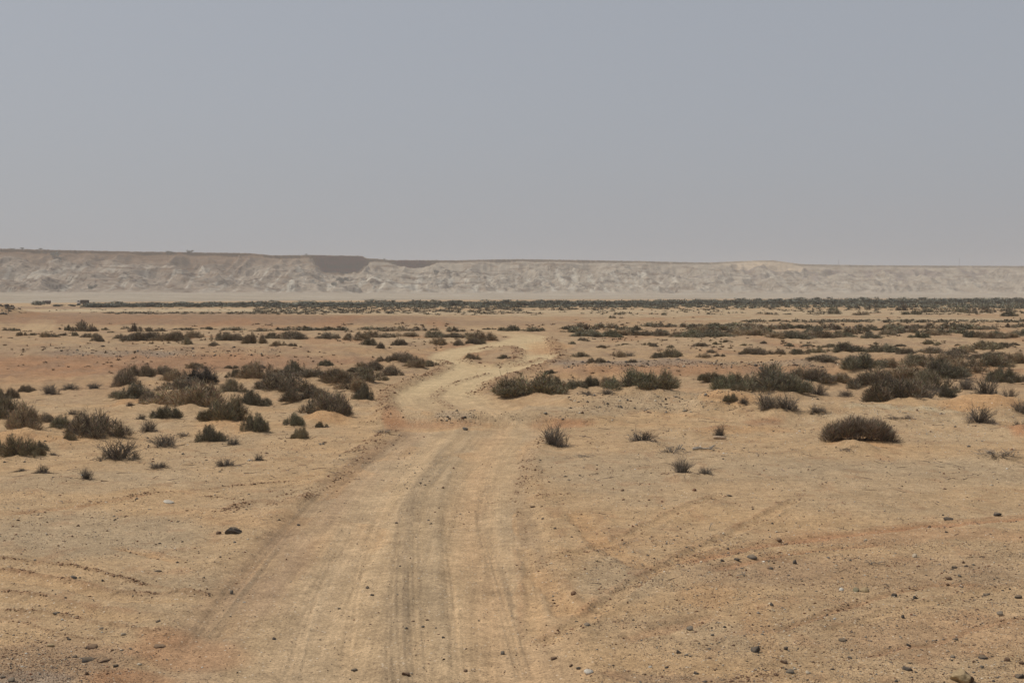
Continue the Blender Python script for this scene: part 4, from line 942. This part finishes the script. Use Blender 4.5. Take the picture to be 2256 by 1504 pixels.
STONES = [
 (513,1178,42,20,'d','large dark cracked rock sitting alone on the sand left of the track'),
 (482,1176,13,8,'b','small brown stone just left of the large dark cracked rock'),
 (391,1148,8,5,'d','little dark stone on the sand behind the large dark rock'),
 (658,1152,8,6,'d','small dark stone on the left edge of the track near the large rock'),
 (348,1257,19,6,'d','flat dark sliver of stone on bare left sand'),
 (160,1274,19,10,'g','grey stone lying in the clod line on the far left'),
 (226,1278,9,7,'d','small dark stone right of the grey one in the clod line'),
 (511,1301,9,12,'g','upright pointed grey stone at the left shoulder of the track'),
 (124,1354,19,6,'g','flat grey stone in the sandy rut on the far left'),
 (349,1377,14,6,'d','small dark stone in the sandy rut left of the track'),
 (224,1388,11,6,'g','small grey stone between the lower left ruts'),
 (272,1403,14,8,'p','pale topped stone in the lower left corner area'),
 (152,1410,11,7,'d','dark stone above the gravel patch in the lower left corner'),
 (604,1402,9,7,'d','single black stone on the smooth left lane of the track'),
 (350,1428,30,8,'b','flat brown slab at the left shoulder near the bottom'),
 (201,1428,28,10,'b','brown slab in the lower left behind the two long dark slabs'),
 (192,1460,34,12,'d','left one of the two long dark slabs in the lower left corner'),
 (228,1463,32,9,'b','right one of the two long dark slabs in the lower left corner'),
 (254,1475,13,10,'d','dark rounded stone right below the two long slabs'),
 (247,1438,9,6,'b','brown pebble above the right long slab'),
 (167,1446,13,7,'d','dark stone above the left long slab'),
 (288,1436,11,5,'g','thin dark flat stone right of the brown slab'),
 (192,1493,11,10,'b','brown stone at the bottom left under the long slabs'),
 (26,1503,18,13,'g','grey stone at the very bottom near the left edge'),
 (5,1494,14,8,'g','grey stone cut by the left edge at the bottom'),
 (112,1423,18,7,'t','tan stone in the gravel patch of the lower left corner'),
 (375,1107,28,6,'w','white flat slab lying on the sand left of the track'),
 (538,1322,9,4,'w','tiny white chip on the left shoulder of the track'),
 (1024,948,15,9,'g','rounded grey rock at the foot of the track hump'),
 (926,1065,9,5,'d','small dark stone in the middle strip of the track, far one'),
 (874,1150,8,5,'d','small dark stone left of the middle tyre line'),
 (949,1150,8,5,'d','small dark stone right of the middle tyre line'),
 (809,1290,12,7,'d','dark angular stone in the left lane, upper of two'),
 (821,1306,10,6,'d','dark angular stone in the left lane, lower of two'),
 (747,1331,9,5,'d','dark stone left of the pair in the left lane'),
 (932,1376,11,7,'g','grey stone right of the middle tyre line'),
 (977,1402,12,6,'d','flat black stone in the centre of the track near the bottom'),
 (1108,1429,11,11,'g','grey brown knob of stone in the right lane near the bottom'),
 (780,1470,17,9,'d','largest dark stone in the left lane at the bottom'),
 (895,1487,21,8,'b','wide brown stone at the bottom of the track centre'),
 (907,1481,10,6,'p','pale chip leaning on the wide brown stone at the bottom'),
 (1026,1470,10,7,'b','brown stone at the bottom between centre and right lane'),
 (1066,1506,18,12,'r','rust brown rock cut by the bottom edge in the right lane'),
 (1264,1321,15,9,'r','rusty red block at the right shoulder of the track'),
 (1220,1447,16,8,'b','brown stone on the right shoulder near the bottom'),
 (1269,1371,10,5,'d','dark stone right of the track below the rusty block'),
 (1293,1383,17,7,'g','grey slanted slab below the rusty red block'),
 (1257,1466,11,8,'b','brown stone left of the blue white stone'),
 (1274,1476,13,9,'g','grey stone touching the sand left of the blue white stone'),
 (1297,1491,21,13,'w','blue white rounded stone near the bottom right of the track'),
 (1174,1118,15,5,'b','flat brown flake on the right shoulder, far up'),
 (1222,1169,9,5,'d','dark flake on the right shoulder beyond the crossing ruts'),
 (1529,1083,10,8,'r','rust red stone beyond the first right tyre rut'),
 (1371,1083,10,6,'b','brown stone on open sand right of the track, far'),
 (1607,1094,15,5,'d','flat dark stone at the far end of the first right rut'),
 (1622,1237,15,8,'d','dark stone in the stony line above the red streak, middle'),
 (1591,1238,13,7,'d','dark stone in the stony line above the red streak, left'),
 (1657,1231,22,9,'g','largest grey stone in the stony line above the red streak'),
 (1699,1254,11,8,'g','grey stone under the right end of the stony line'),
 (1752,1242,12,14,'d','upright dark stone right of the stony line'),
 (1717,1189,15,8,'b','brown stone at the near end of the second right rut'),
 (1732,1191,9,5,'d','dark pebble beside the brown stone by the second rut'),
 (1700,1334,10,11,'d','upright dark stone alone on smooth sand right of centre'),
 (1521,1388,17,11,'g','tilted blue grey stone right of the track'),
 (1547,1367,12,6,'r','rust flake above the tilted blue grey stone'),
 (1570,1402,10,7,'g','grey pebble right of the tilted blue grey stone'),
 (1495,1440,14,11,'d','round black stone between track and big dark block'),
 (1666,1438,23,19,'d','big dark angular block on clean sand right of the track'),
 (1731,1431,10,11,'d','narrow dark stone right of the big angular block'),
 (1727,1463,18,10,'b','brown lump above the grey brown boulder'),
 (1741,1486,21,13,'g','grey brown boulder near the bottom right of centre'),
 (1432,1469,10,6,'w','white chip at the bottom right of the track'),
 (1534,1485,14,8,'d','dark stone below the round black one'),
 (2090,1145,23,10,'d','elongated dark stone above the red streak on the right'),
 (2198,1136,24,11,'d','peaked dark stone right of the elongated one'),
 (2047,1159,9,8,'b','brown pebble left below the elongated stone'),
 (2085,1175,9,6,'d','dark pebble on the red streak'),
 (2016,1227,12,11,'p','pale faced upright stone in the right stony field'),
 (2101,1253,13,8,'d','dark stone in the right stony field, left of a pair'),
 (2128,1249,10,6,'d','dark stone in the right stony field, right of a pair'),
 (2090,1276,19,10,'b','broad brown stone below the dark pair'),
 (2114,1270,12,8,'g','grey green stone right of the broad brown one'),
 (1886,1305,18,13,'n','grey green half of the flat two coloured stones'),
 (1905,1305,22,13,'t','tan half of the flat two coloured stones'),
 (1853,1302,12,9,'w','small white and blue stone left of the two coloured stones'),
 (1969,1316,15,10,'d','dark stone right of the two coloured stones'),
 (2016,1320,15,10,'d','dark stone in the dark red clod line'),
 (2175,1312,15,8,'d','flat dark stone far right in the middle of the stony field'),
 (2243,1317,18,8,'d','flat dark stone by the right edge'),
 (1990,1363,10,12,'d','black pointed stone below the dark red clod line'),
 (1859,1411,22,8,'d','black hollow flake lying on sand'),
 (1872,1451,11,8,'g','blue grey stone below the hollow flake'),
 (1998,1478,26,12,'d','smooth black double humped stone near the bottom'),
 (2118,1502,54,32,'t','large tan boulder with shade painted on one side at the bottom right'),
 (2165,1449,26,11,'d','dark broken stone above the tan boulder'),
 (2218,1457,15,11,'b','brown stone right above the tan boulder'),
 (2099,1448,13,8,'g','grey stone left of the dark broken one above the boulder'),
 (2248,1497,24,12,'d','dark stone in the bottom right corner'),
 (2164,1474,10,9,'g','grey pebble right of the tan boulder'),
 (1780,1484,15,8,'p','pinkish pale stone right of the grey brown boulder'),
 (2252,1464,13,10,'b','brown stone cut by the right edge near the bottom'),
 (2104,1410,15,7,'d','dark stone pair piece under the lower red clod line'),
 (2001,1421,10,7,'d','dark stone in the lower red clod line'),
 (2204,1354,15,11,'g','rough grey stone near the right edge'),
]
prefetch(STONES)
P = []
for (px, py, w, h, c, lb) in STONES:
    x, y = up1(px, py); W = w * y / F; P.append((x * (1 + .3 * W / y), y + .3 * W, W, h * y / F))
zz = bulk_z(P)
for k, ((x, y, W, Hh), (_, _, w, h, c, lb)) in enumerate(zip(P, STONES)):
    nm = 'boulder' if w > 35 else 'stone'
    me = SM[c][k % 5]
    if c == 't' and w > 35 or w == 42: me = stone_mesh(931 + k, 3, .7, c, 3)
    if nm == 'boulder' and c == 't':
        t_ = me.attributes['tint']; nv = len(me.vertices); co = np.zeros(nv * 3, np.float32); me.vertices.foreach_get('co', co); co = co.reshape(-1, 3)
        cc = np.zeros(nv * 4, np.float32); t_.data.foreach_get('color', cc); cc = cc.reshape(-1, 4)
        m_ = co[:, 0] + .2 * noise(co[:, 1] * 4, co[:, 2] * 4, 3) > .18; cc[m_, :3] = (.13, .09, .06); t_.data.foreach_set('color', cc.ravel())  # right half of the tan boulder coloured dark as its shaded side
    o = link(nm, me); s_ = .9 * W
    o.location = (x, y, zz[k] - .2 * Hh - .004); o.rotation_euler = (random.uniform(-.1, .1), random.uniform(-.15, .15), random.uniform(-.5, .5) + (math.pi if k % 2 and nm == 'stone' else 0)); o.scale = (s_, W * random.uniform(.8, 1.1), Hh * 1.0)
    tag(o, lb, 'boulder' if nm == 'boulder' else 'stone', 'stones lying on the sand')

def grains(name, x, y, size, colr, seed, big=False, **props):
    g = np.random.default_rng(seed); n = len(x); z = terrain(x, y)
    B, Fc = (ICO_V, ICO_F) if big else (OCT_V, OCT_F); m = len(B)
    V = B[None] * (1 + .28 * g.normal(size=(n, m, 1))); an = g.uniform(0, 6.28, n); ca, sa = np.cos(an)[:, None], np.sin(an)[:, None]
    sx, sy, sz = size * g.uniform(.7, 1.3, n), size * g.uniform(.6, 1.1, n), size * g.uniform(.35, .75, n)
    vx, vy, vz = V[..., 0] * sx[:, None], V[..., 1] * sy[:, None], V[..., 2] * sz[:, None]
    W_ = np.stack([vx * ca - vy * sa + x[:, None], vx * sa + vy * ca + y[:, None], vz + (z + .2 * sz)[:, None]], -1).reshape(-1, 3)
    Fq = (Fc[None] + (np.arange(n) * m)[:, None, None]).reshape(-1, 3)
    return link(name, mesh_np(name, W_, [Fq], M_GRAVEL, False, {'tint': np.repeat(np.clip(colr, .01, .9), m, 0)}), **props)
def mixcols(g, n, opts, w):
    k = g.choice(len(opts), n, p=np.array(w) / sum(w)); return np.array([COLS[o] for o in opts])[k] * (1 + .3 * g.normal(size=(n, 1)))
# loose gravel: denser to the lower right and in the lower left corner
g = np.random.default_rng(61)
n = 190000; a = g.uniform(-60, 2320, n); b = 950 + (1530 - 950) * g.uniform(0, 1, n) ** .9
road_t_, _, ok_ = road_t(a, b, ROAD_A); onr = ok_ & (road_t_ > 0) & (road_t_ < 1)
dens = .16 + .45 * sst(1150, 1260, b) * sst(1250, 1700, a) + .9 * np.exp(-(((a - 60) / 170) ** 2 + ((b - 1470) / 60) ** 2)) + .25 * sst(-.1, .5, noise(a / 120, b / 30, 5)) + .35 * np.exp(-((a - 1450 - (1250 - b) * 2.4) / 160) ** 2) * (b > 1180) * (b < 1280)
dens = dens + .25 * np.exp(-(((a - 900) / 30) ** 2)) * (b < 1450) + .2 * np.exp(-(((a - 180) / 260) ** 2 + ((b - 1170) / 60) ** 2)) + .4 * (np.exp(-((b - 1490) / 22) ** 2) * (a < 1100) * (a > 600)) * .6
dens = dens * np.where(onr, .28, 1); keep = g.uniform(0, 1, n) < dens; a, b = a[keep], b[keep]
x, y = unproj(a, b); n = len(x)
size = np.minimum(.0042 + .0035 * g.pareto(2.5, n), .03) * np.clip(y / 20, .8, 1.7)
grains('loose_gravel', x, y, size, mixcols(g, n, ['d', 'g', 'b', 'r', 'p', 'w'], [4, 4, 5, 3, 1.6, .8]), 62, kind='stuff')
g = np.random.default_rng(81); q_ = g.normal(size=(9000, 2)); a1, b1 = 40 + 170 * q_[:, 0], 1475 + 42 * q_[:, 1]
a2, b2 = g.uniform(1300, 2330, 42000), g.uniform(1185, 1530, 42000); k_ = fbm(a2 / 140, b2 / 22, 3, 9) + .25 * noise(a2 / 30, b2 / 8, 12) > -.02; a2, b2 = a2[k_], b2[k_]
a3, b3 = g.uniform(-60, 1250, 26000), g.uniform(1050, 1530, 26000); k_ = (fbm(a3 / 120, b3 / 25, 3, 10) > .03); a3, b3 = a3[k_], b3[k_]
rt, _, ok2 = road_t(a3, b3, ROAD_A); k_ = ~(ok2 & (rt > 0) & (rt < 1)) | (np.random.default_rng(3).uniform(size=len(a3)) < .3); a3, b3 = a3[k_], b3[k_]
a, b = np.concatenate([a1, a2, a3]), np.concatenate([b1, b2, b3]); x, y = unproj(a, b); n = len(x)
grains('fine_gravel', x, y, np.minimum(.0055 + .003 * g.pareto(3, n), .02) * np.clip(y / 18, .8, 1.5), mixcols(g, n, ['d', 'g', 'b', 'r', 'p'], [3, 4, 5, 3, 2]), 82, kind='stuff')
# gravel on the hump, the mounds and the stony bands further off
g = np.random.default_rng(63)
def patch(n, x0, x1, y0, y1): return g.uniform(x0, x1, n), g.uniform(y0, y1, n)
L = [patch(150, 960, 1060, 905, 935), patch(160, 840, 1250, 902, 925), patch(900, 1250, 1640, 868, 910), patch(1300, 1240, 1900, 796, 812), patch(700, 120, 620, 765, 790), patch(600, 1250, 2256, 880, 960), patch(500, 0, 850, 960, 1020), patch(160, 860, 960, 985, 1080)]
a = np.concatenate([l[0] for l in L]); b = np.concatenate([l[1] for l in L]); x, y = unproj(a, b); n = len(x)
grains('mound_gravel', x, y, np.minimum(.018 + .014 * g.pareto(2.5, n), .09) * np.clip(y / 50, .6, 1.6), mixcols(g, n, ['d', 'g', 'b', 'p'], [4, 4, 4, 1.2]), 64, kind='stuff')
# pale chips on the light ground right of the arching bush
g = np.random.default_rng(65); L = [patch(700, 1760, 2256, 898, 960), patch(260, 1450, 1800, 940, 1010), patch(200, 2050, 2256, 930, 1010), patch(260, 200, 1000, 1000, 1060), patch(400, 1300, 2256, 1040, 1200)]
a = np.concatenate([l[0] for l in L]); b = np.concatenate([l[1] for l in L]); x, y = unproj(a, b); n = len(x)
grains('pale_chips', x, y, g.uniform(.008, .026, n) * np.clip(y / 40, .5, 1.2), mixcols(g, n, ['w', 'p'], [1, 1]), 66, kind='stuff')
# broken reddish clods along the ruts and banks
g = np.random.default_rng(67); XS, YS, SZ = [], [], []
for (Pl, hw, hh, pr, c, st, cl) in _L:
    if cl <= 0: continue
    seg = np.linalg.norm(np.diff(Pl, axis=0), axis=1); tot = seg.sum(); m = int(min(3600, cl * tot * (hw + .08) * (700 if Pl[:, 1].mean() < 38 else 330) / max(1, (Pl[:, 1].mean() / 24) ** 1.3)))
    if m < 3: continue
    u = g.uniform(0, tot, m); cs = np.concatenate([[0], np.cumsum(seg)]); k = np.clip(np.searchsorted(cs, u) - 1, 0, len(seg) - 1); f = ((u - cs[k]) / seg[k])[:, None]
    p = Pl[k] * (1 - f) + Pl[k + 1] * f + g.normal(size=(m, 2)) * hw * (.6 if pr == 'bank' else 1.1)
    keep = noise(p[:, 0] / .8, p[:, 1] / .8, 77) > -.1; p = p[keep]
    XS.append(p[:, 0]); YS.append(p[:, 1]); SZ.append((.008 + .009 * g.pareto(2.6, len(p))) * np.clip(Pl[:, 1].mean() / 22, 1, 3.2))
x, y, s = np.concatenate(XS), np.concatenate(YS), np.concatenate(SZ); s = np.minimum(s, .028 * np.clip(y / 22, 1, 4))
grains('soil_clods', x, y, s, np.array([.25, .15, .092])[None] * (1 + .3 * g.normal(size=(len(x), 1))), 68, kind='stuff')
# fallen twig litter
g = np.random.default_rng(69); L = [patch(260, 0, 860, 860, 1060), patch(420, 1260, 2256, 900, 1060), patch(120, 1300, 2256, 1060, 1300)]
a = np.concatenate([l[0] for l in L]); b = np.concatenate([l[1] for l in L]); x, y = unproj(a, b)
sh = np.array([(p[0], p[1], p[2]) for p in place if p[1] < 75]); kk = np.repeat(np.arange(len(sh)), 16); x = np.concatenate([x, sh[kk, 0] + g.normal(size=len(kk)) * sh[kk, 2] * .38]); y = np.concatenate([y, sh[kk, 1] + g.normal(size=len(kk)) * sh[kk, 2] * .34])
z = terrain(x, y); n = len(x)
an = g.uniform(0, 3.14, n); ln = g.uniform(.05, .25, n) * np.clip(y / 35, .4, 1.3)
d = np.stack([np.cos(an) * ln, np.sin(an) * ln, g.uniform(-.01, .03, n)], 1); c0 = np.stack([x, y, z + .015], 1)
V, q4, t3, T = blades(c0 - d, c0 + g.normal(size=(n, 3)) * .015, c0 + d, g.uniform(.004, .009, n), np.clip(np.array([.13, .10, .08])[None] * (1 + .4 * g.normal(size=(n, 1))), .02, .6), 70)
link('twig_litter', pm('twig_litter', (V, q4, t3, T), M_WOOD), kind='stuff')

# ------------------------------------------------------------------ log, broken sticks
def tube(path, radii, sides=10):
    P_ = np.array(path, float); V, Fc = [], []
    for i_, (p, r_) in enumerate(zip(P_, radii)):
        d = P_[min(i_ + 1, len(P_) - 1)] - P_[max(i_ - 1, 0)]; d /= np.linalg.norm(d); u = np.cross(d, [0, 0, 1.0]); u /= np.linalg.norm(u); v = np.cross(u, d)
        for q_ in range(sides):
            a = 6.2832 * q_ / sides; V.append(p + (u * math.cos(a) + v * math.sin(a)) * r_ * (1 + .08 * math.sin(3 * a + i_)))
    for i_ in range(len(P_) - 1):
        for q_ in range(sides): Fc.append((i_ * sides + q_, i_ * sides + (q_ + 1) % sides, (i_ + 1) * sides + (q_ + 1) % sides, (i_ + 1) * sides + q_))
    o = len(V); V += [P_[0], P_[-1]]; tr = [(o, (q_ + 1) % sides, q_) for q_ in range(sides)] + [(o + 1, (len(P_) - 1) * sides + q_, (len(P_) - 1) * sides + (q_ + 1) % sides) for q_ in range(sides)]
    return np.array(V), np.array(Fc), np.array(tr)
M_LOG = plain('pale_dead_wood', (.46, .34, .23), .85, 9, .25); M_GWOOD = plain('grey_dead_wood', (.30, .26, .21), .9, 8, .35)
x, y = up1(1586, 968); L_ = 28 * y / F; z = ground_z(x, y)
V, q4, t3 = tube([(-L_ / 2, .03, .045), (-L_ * .25, 0, .05), (0, -.01, .045), (L_ * .3, .0, .04), (L_ / 2, .02, .03)], [.042, .05, .045, .04, .03], 12)
o = link('log', mesh_np('log', V, [q4, t3], M_LOG, True)); o.location = (x, y, z); tag(o, 'pale peeled log lying on the sand behind the broken sticks', 'log')
def sticks(px, py, segs, label):
    x, y = up1(px, py); z = ground_z(x, y); m = y / F
    root = bpy.data.objects.new('broken_branch', None); COL.objects.link(root); root.location = (x, y, z); tag(root, label, 'branch', 'broken branches on the sand')
    for (x0, y0, h0, x1, y1, h1, r_) in segs:
        V, q4, t3 = tube([(x0 * m, y0, h0), ((x0 + x1) / 2 * m, (y0 + y1) / 2 + .02, (h0 + h1) / 2 + .02), (x1 * m, y1, h1)], [r_, r_ * .9, r_ * .5], 7)
        link('stick', mesh_np('stick', V, [q4, t3], M_GWOOD, True), root)
sticks(1552, 993, [(-26, 0, .04, 6, .1, .03, .028), (-24, .12, .05, -2, .2, .05, .022), (-4, .05, .05, 22, -.05, .02, .022), (12, 0, .04, 26, .15, .13, .026), (16, .3, .02, 36, .35, .02, .012)], 'grey broken branches piled flat on the sand in front of the pale log')
sticks(1500, 992, [(-6, 0, .02, -2, .0, .16, .02), (-2, .05, .02, 5, .1, .14, .018), (2, 0, .03, 9, -.05, .03, .02)], 'short whitish stump of broken sticks left of the flat branch pile')
sticks(1565, 1164, [(-2, 0, .0, 0, .0, .07, .006), (0, 0, .06, 8, .05, .13, .005), (0, 0, .05, 4, .1, .12, .004)], 'small curved dry sprout between the two right tyre ruts')
sticks(1916, 1246, [(-12, 0, .05, 6, .0, .0, .006), (0, 0, .01, 20, .05, .01, .008), (6, 0, .0, 2, .05, .07, .006), (20, .05, .01, 38, .08, .02, .006)], 'thin dead twig with upright tip in the right stony field')
sticks(1640, 1270, [(0, 0, .0, -6, .05, .06, .006), (0, 0, .0, 4, .02, .08, .006), (-16, .05, .01, 6, .0, .01, .006)], 'tiny dark twig below the stony line')

# ------------------------------------------------------------------ stone heap at the far left
heap = bpy.data.objects.new('stone_heap', None); COL.objects.link(heap); hx, hy = -79.0, 186.0
heap.location = (hx, hy, ground_z(hx, hy)); tag(heap, 'heap of dark rubble on the rise at the far left edge', 'stone heap')
g = random.Random(8); HP = []
for k in range(170):
    a, r_ = g.uniform(-11, 6.5), g.uniform(-3, 3); HP.append((hx + a, hy + r_))
zz = terrain(np.array([p[0] for p in HP]), np.array([p[1] for p in HP]))
for k, (x, y) in enumerate(HP):
    s_ = g.uniform(.18, .5); o = link('stone', SM['d' if k % 3 else 'g'][k % 5], heap); o.location = (x - hx, y - hy, zz[k] - heap.location[2] - .05); o.rotation_euler = (g.uniform(-.4, .4), g.uniform(-.4, .4), g.uniform(0, 6)); o.scale = (s_ * 1.5, s_ * 1.3, s_ * .9)

# ------------------------------------------------------------------ far vehicle, hut, masts, bushes on the escarpment
def box(name, sx, sy, sz, loc, m, parent, bev=.05):
    b = bmesh.new(); bmesh.ops.create_cube(b, size=1); bmesh.ops.scale(b, vec=(sx, sy, sz), verts=b.verts); bmesh.ops.bevel(b, geom=b.edges[:], offset=bev, segments=2, affect='EDGES')
    me = bpy.data.meshes.new(name); b.to_mesh(me); b.free(); me.materials.append(m); o = link(name, me, parent); o.location = loc; return o
M_WHITE = plain('white_paint', (.75, .75, .73), .5, 2, .06); M_DARK = plain('dark_load', (.075, .06, .055), .8, 1, .3); M_TYRE = plain('tyre_rubber', (.03, .03, .03), .9, 5, .2); M_GLASS = plain('dark_glass', (.04, .05, .06), .1, 2, .1); M_STEEL = plain('grey_steel', (.22, .22, .23), .5, 3, .15)
def wheel(parent, loc, r_=.5):
    b = bmesh.new(); bmesh.ops.create_cone(b, cap_ends=True, segments=20, radius1=r_, radius2=r_, depth=.3); me = bpy.data.meshes.new('wheel'); b.to_mesh(me); b.free(); me.materials.append(M_TYRE)
    o = link('wheel', me, parent); o.location = loc; o.rotation_euler = (math.pi / 2, 0, 0)
def truck(px, py, wpx, label, white=True):
    x, y = up1(px, py); z = ground_z(x, y); s = wpx * y / F / 6.6
    root = bpy.data.objects.new('truck', None); COL.objects.link(root); root.location = (x, y, z); root.scale = (s, s, s); tag(root, label, 'truck', 'trucks parked far off before the mesa')
    box('chassis', 6.2, 1.6, .3, (0, 0, .75), M_STEEL, root); cb = box('cab', 1.7, 2.1, 1.8, (-2.4, 0, 1.8), M_WHITE if white else M_DARK, root, .18)
    box('window', .9, .04, .6, (-2.3, -1.06, 2.15), M_GLASS, root, .01); box('windscreen', .04, 1.7, .7, (-3.26, 0, 2.15), M_GLASS, root, .01)
    box('cargo_box', 4.2, 2.2, 1.9, (1.0, 0, 1.92), M_DARK, root, .08)
    for wx in (-2.3, .6, 2.2):
        for wy in (-.9, .9): wheel(root, (wx, wy, .5))
truck(183, 672, 26, 'small white cabbed truck with dark load far off left before the mesa')
truck(103, 670, 18, 'small dark truck beyond the leftmost distant trees', False)
def mast(px, py, hpx, label):
    x, y, z = on_mesa(px, py); y += 25; z = z; H_ = hpx * y / F; root = bpy.data.objects.new('radio_mast', None); COL.objects.link(root); root.location = (x * 1.01, y, z - .5); tag(root, label, 'mast', 'masts on top of the mesa')
    V, q4, t3 = [], [], []
    def bar(nm, p0, p1, r_):
        V, q4, t3 = tube([p0, ((p0[0] + p1[0]) / 2 + .001, (p0[1] + p1[1]) / 2, (p0[2] + p1[2]) / 2), p1], [r_, r_, r_], 6); link(nm, mesh_np(nm, V, [q4, t3], M_STEEL, True), root)
    for a in (0, 2.1, 4.2): bar('leg', (math.cos(a) * .7, math.sin(a) * .7, 0), (math.cos(a) * .25, math.sin(a) * .25, H_), .10)
    n = 8
    for k in range(n):
        zz_ = H_ * k / n; r0, r1 = .7 - .45 * k / n, .7 - .45 * (k + 1) / n; a0, a1 = 2.1 * (k % 3), 2.1 * ((k + 1) % 3); bar('brace', (math.cos(a0) * r0, math.sin(a0) * r0, zz_), (math.cos(a1) * r1, math.sin(a1) * r1, zz_ + H_ / n), .05)
mast(1846, 584, 13, 'short thin mast on the mesa rim left of the dark outcrop'); mast(2111, 585.5, 19, 'tall thin mast on the mesa rim near the right edge')
MB = [(30,549,12,3,'low bush on the mesa rim at the far left'),(50,549,8,4,'small bush on the mesa rim right of the far left one'),(92,550,8,4,'peaked bush on the rim before the dark slope clump'),(122,566,22,12,'dark clump of bushes on the upper slope at the left'),
 (134,572,12,7,'smaller dark clump just below the upper slope clump'),(375,557,16,4,'dark bush on the rim in the left third'),(420,558,16,6,'dark bushes hanging below the rim in the left third'),(675,562,6,3,'tiny bush on the rim left of the red cliff'),
 (756,624,28,13,'large dark green bush on the pale slope under the red cliff'),(735,628,14,7,'smaller dark bush left of the large one under the red cliff'),(848,572,6,3,'tiny bush on the rim right of the red cliff'),(962,603,14,8,'grey green bush under the second red cliff'),(205,636,22,9,'dark bush low on the left slope')]
for k, (px, py, w, h, lb) in enumerate(MB):
    x, y, z = on_mesa(px, py); o = link('bush', crowns[k % 6]); o.location = (x, y, z - .3); o.scale = (w * y / F, w * y / F, h * y / F * 1.3); tag(o, lb, 'bush', 'bushes on the escarpment')
x, y, z = on_mesa(1940, 588)
root = bpy.data.objects.new('rock_outcrop', None); COL.objects.link(root); root.location = (x, y + 6, z - 3); tag(root, 'dark rock outcrop with a small knob on the right part of the mesa rim', 'rock outcrop')
for k, (dx, dz, w, h) in enumerate([(0, 0, 20, 4.6), (-9, -1, 16, 3.2), (10, -1, 18, 3.4), (-1, 3.2, 7, 3.6), (18, -2, 14, 2.6)]):
    o = link('rock', SM['d'][k % 5], root); o.location = (dx, 0, dz); o.scale = (w, 7, h); 

# ------------------------------------------------------------------ the dusty air
b = bmesh.new(); bmesh.ops.create_cube(b, size=1); me = bpy.data.meshes.new('haze'); b.to_mesh(me); b.free()
hz = link('haze', me, kind='stuff'); hz.scale = (8400, 8400, 112); hz.location = (0, 0, 52)
hm = bpy.data.materials.new('dusty_air'); hm.use_nodes = True; nt = hm.node_tree; nt.nodes.clear()
pv = nt.nodes.new('ShaderNodeVolumePrincipled'); pv.inputs['Color'].default_value = (.91, .885, .865, 1); pv.inputs['Density'].default_value = HAZE_DENSITY; pv.inputs['Anisotropy'].default_value = .2
ou = nt.nodes.new('ShaderNodeOutputMaterial'); nt.links.new(pv.outputs[0], ou.inputs['Volume']); me.materials.append(hm)
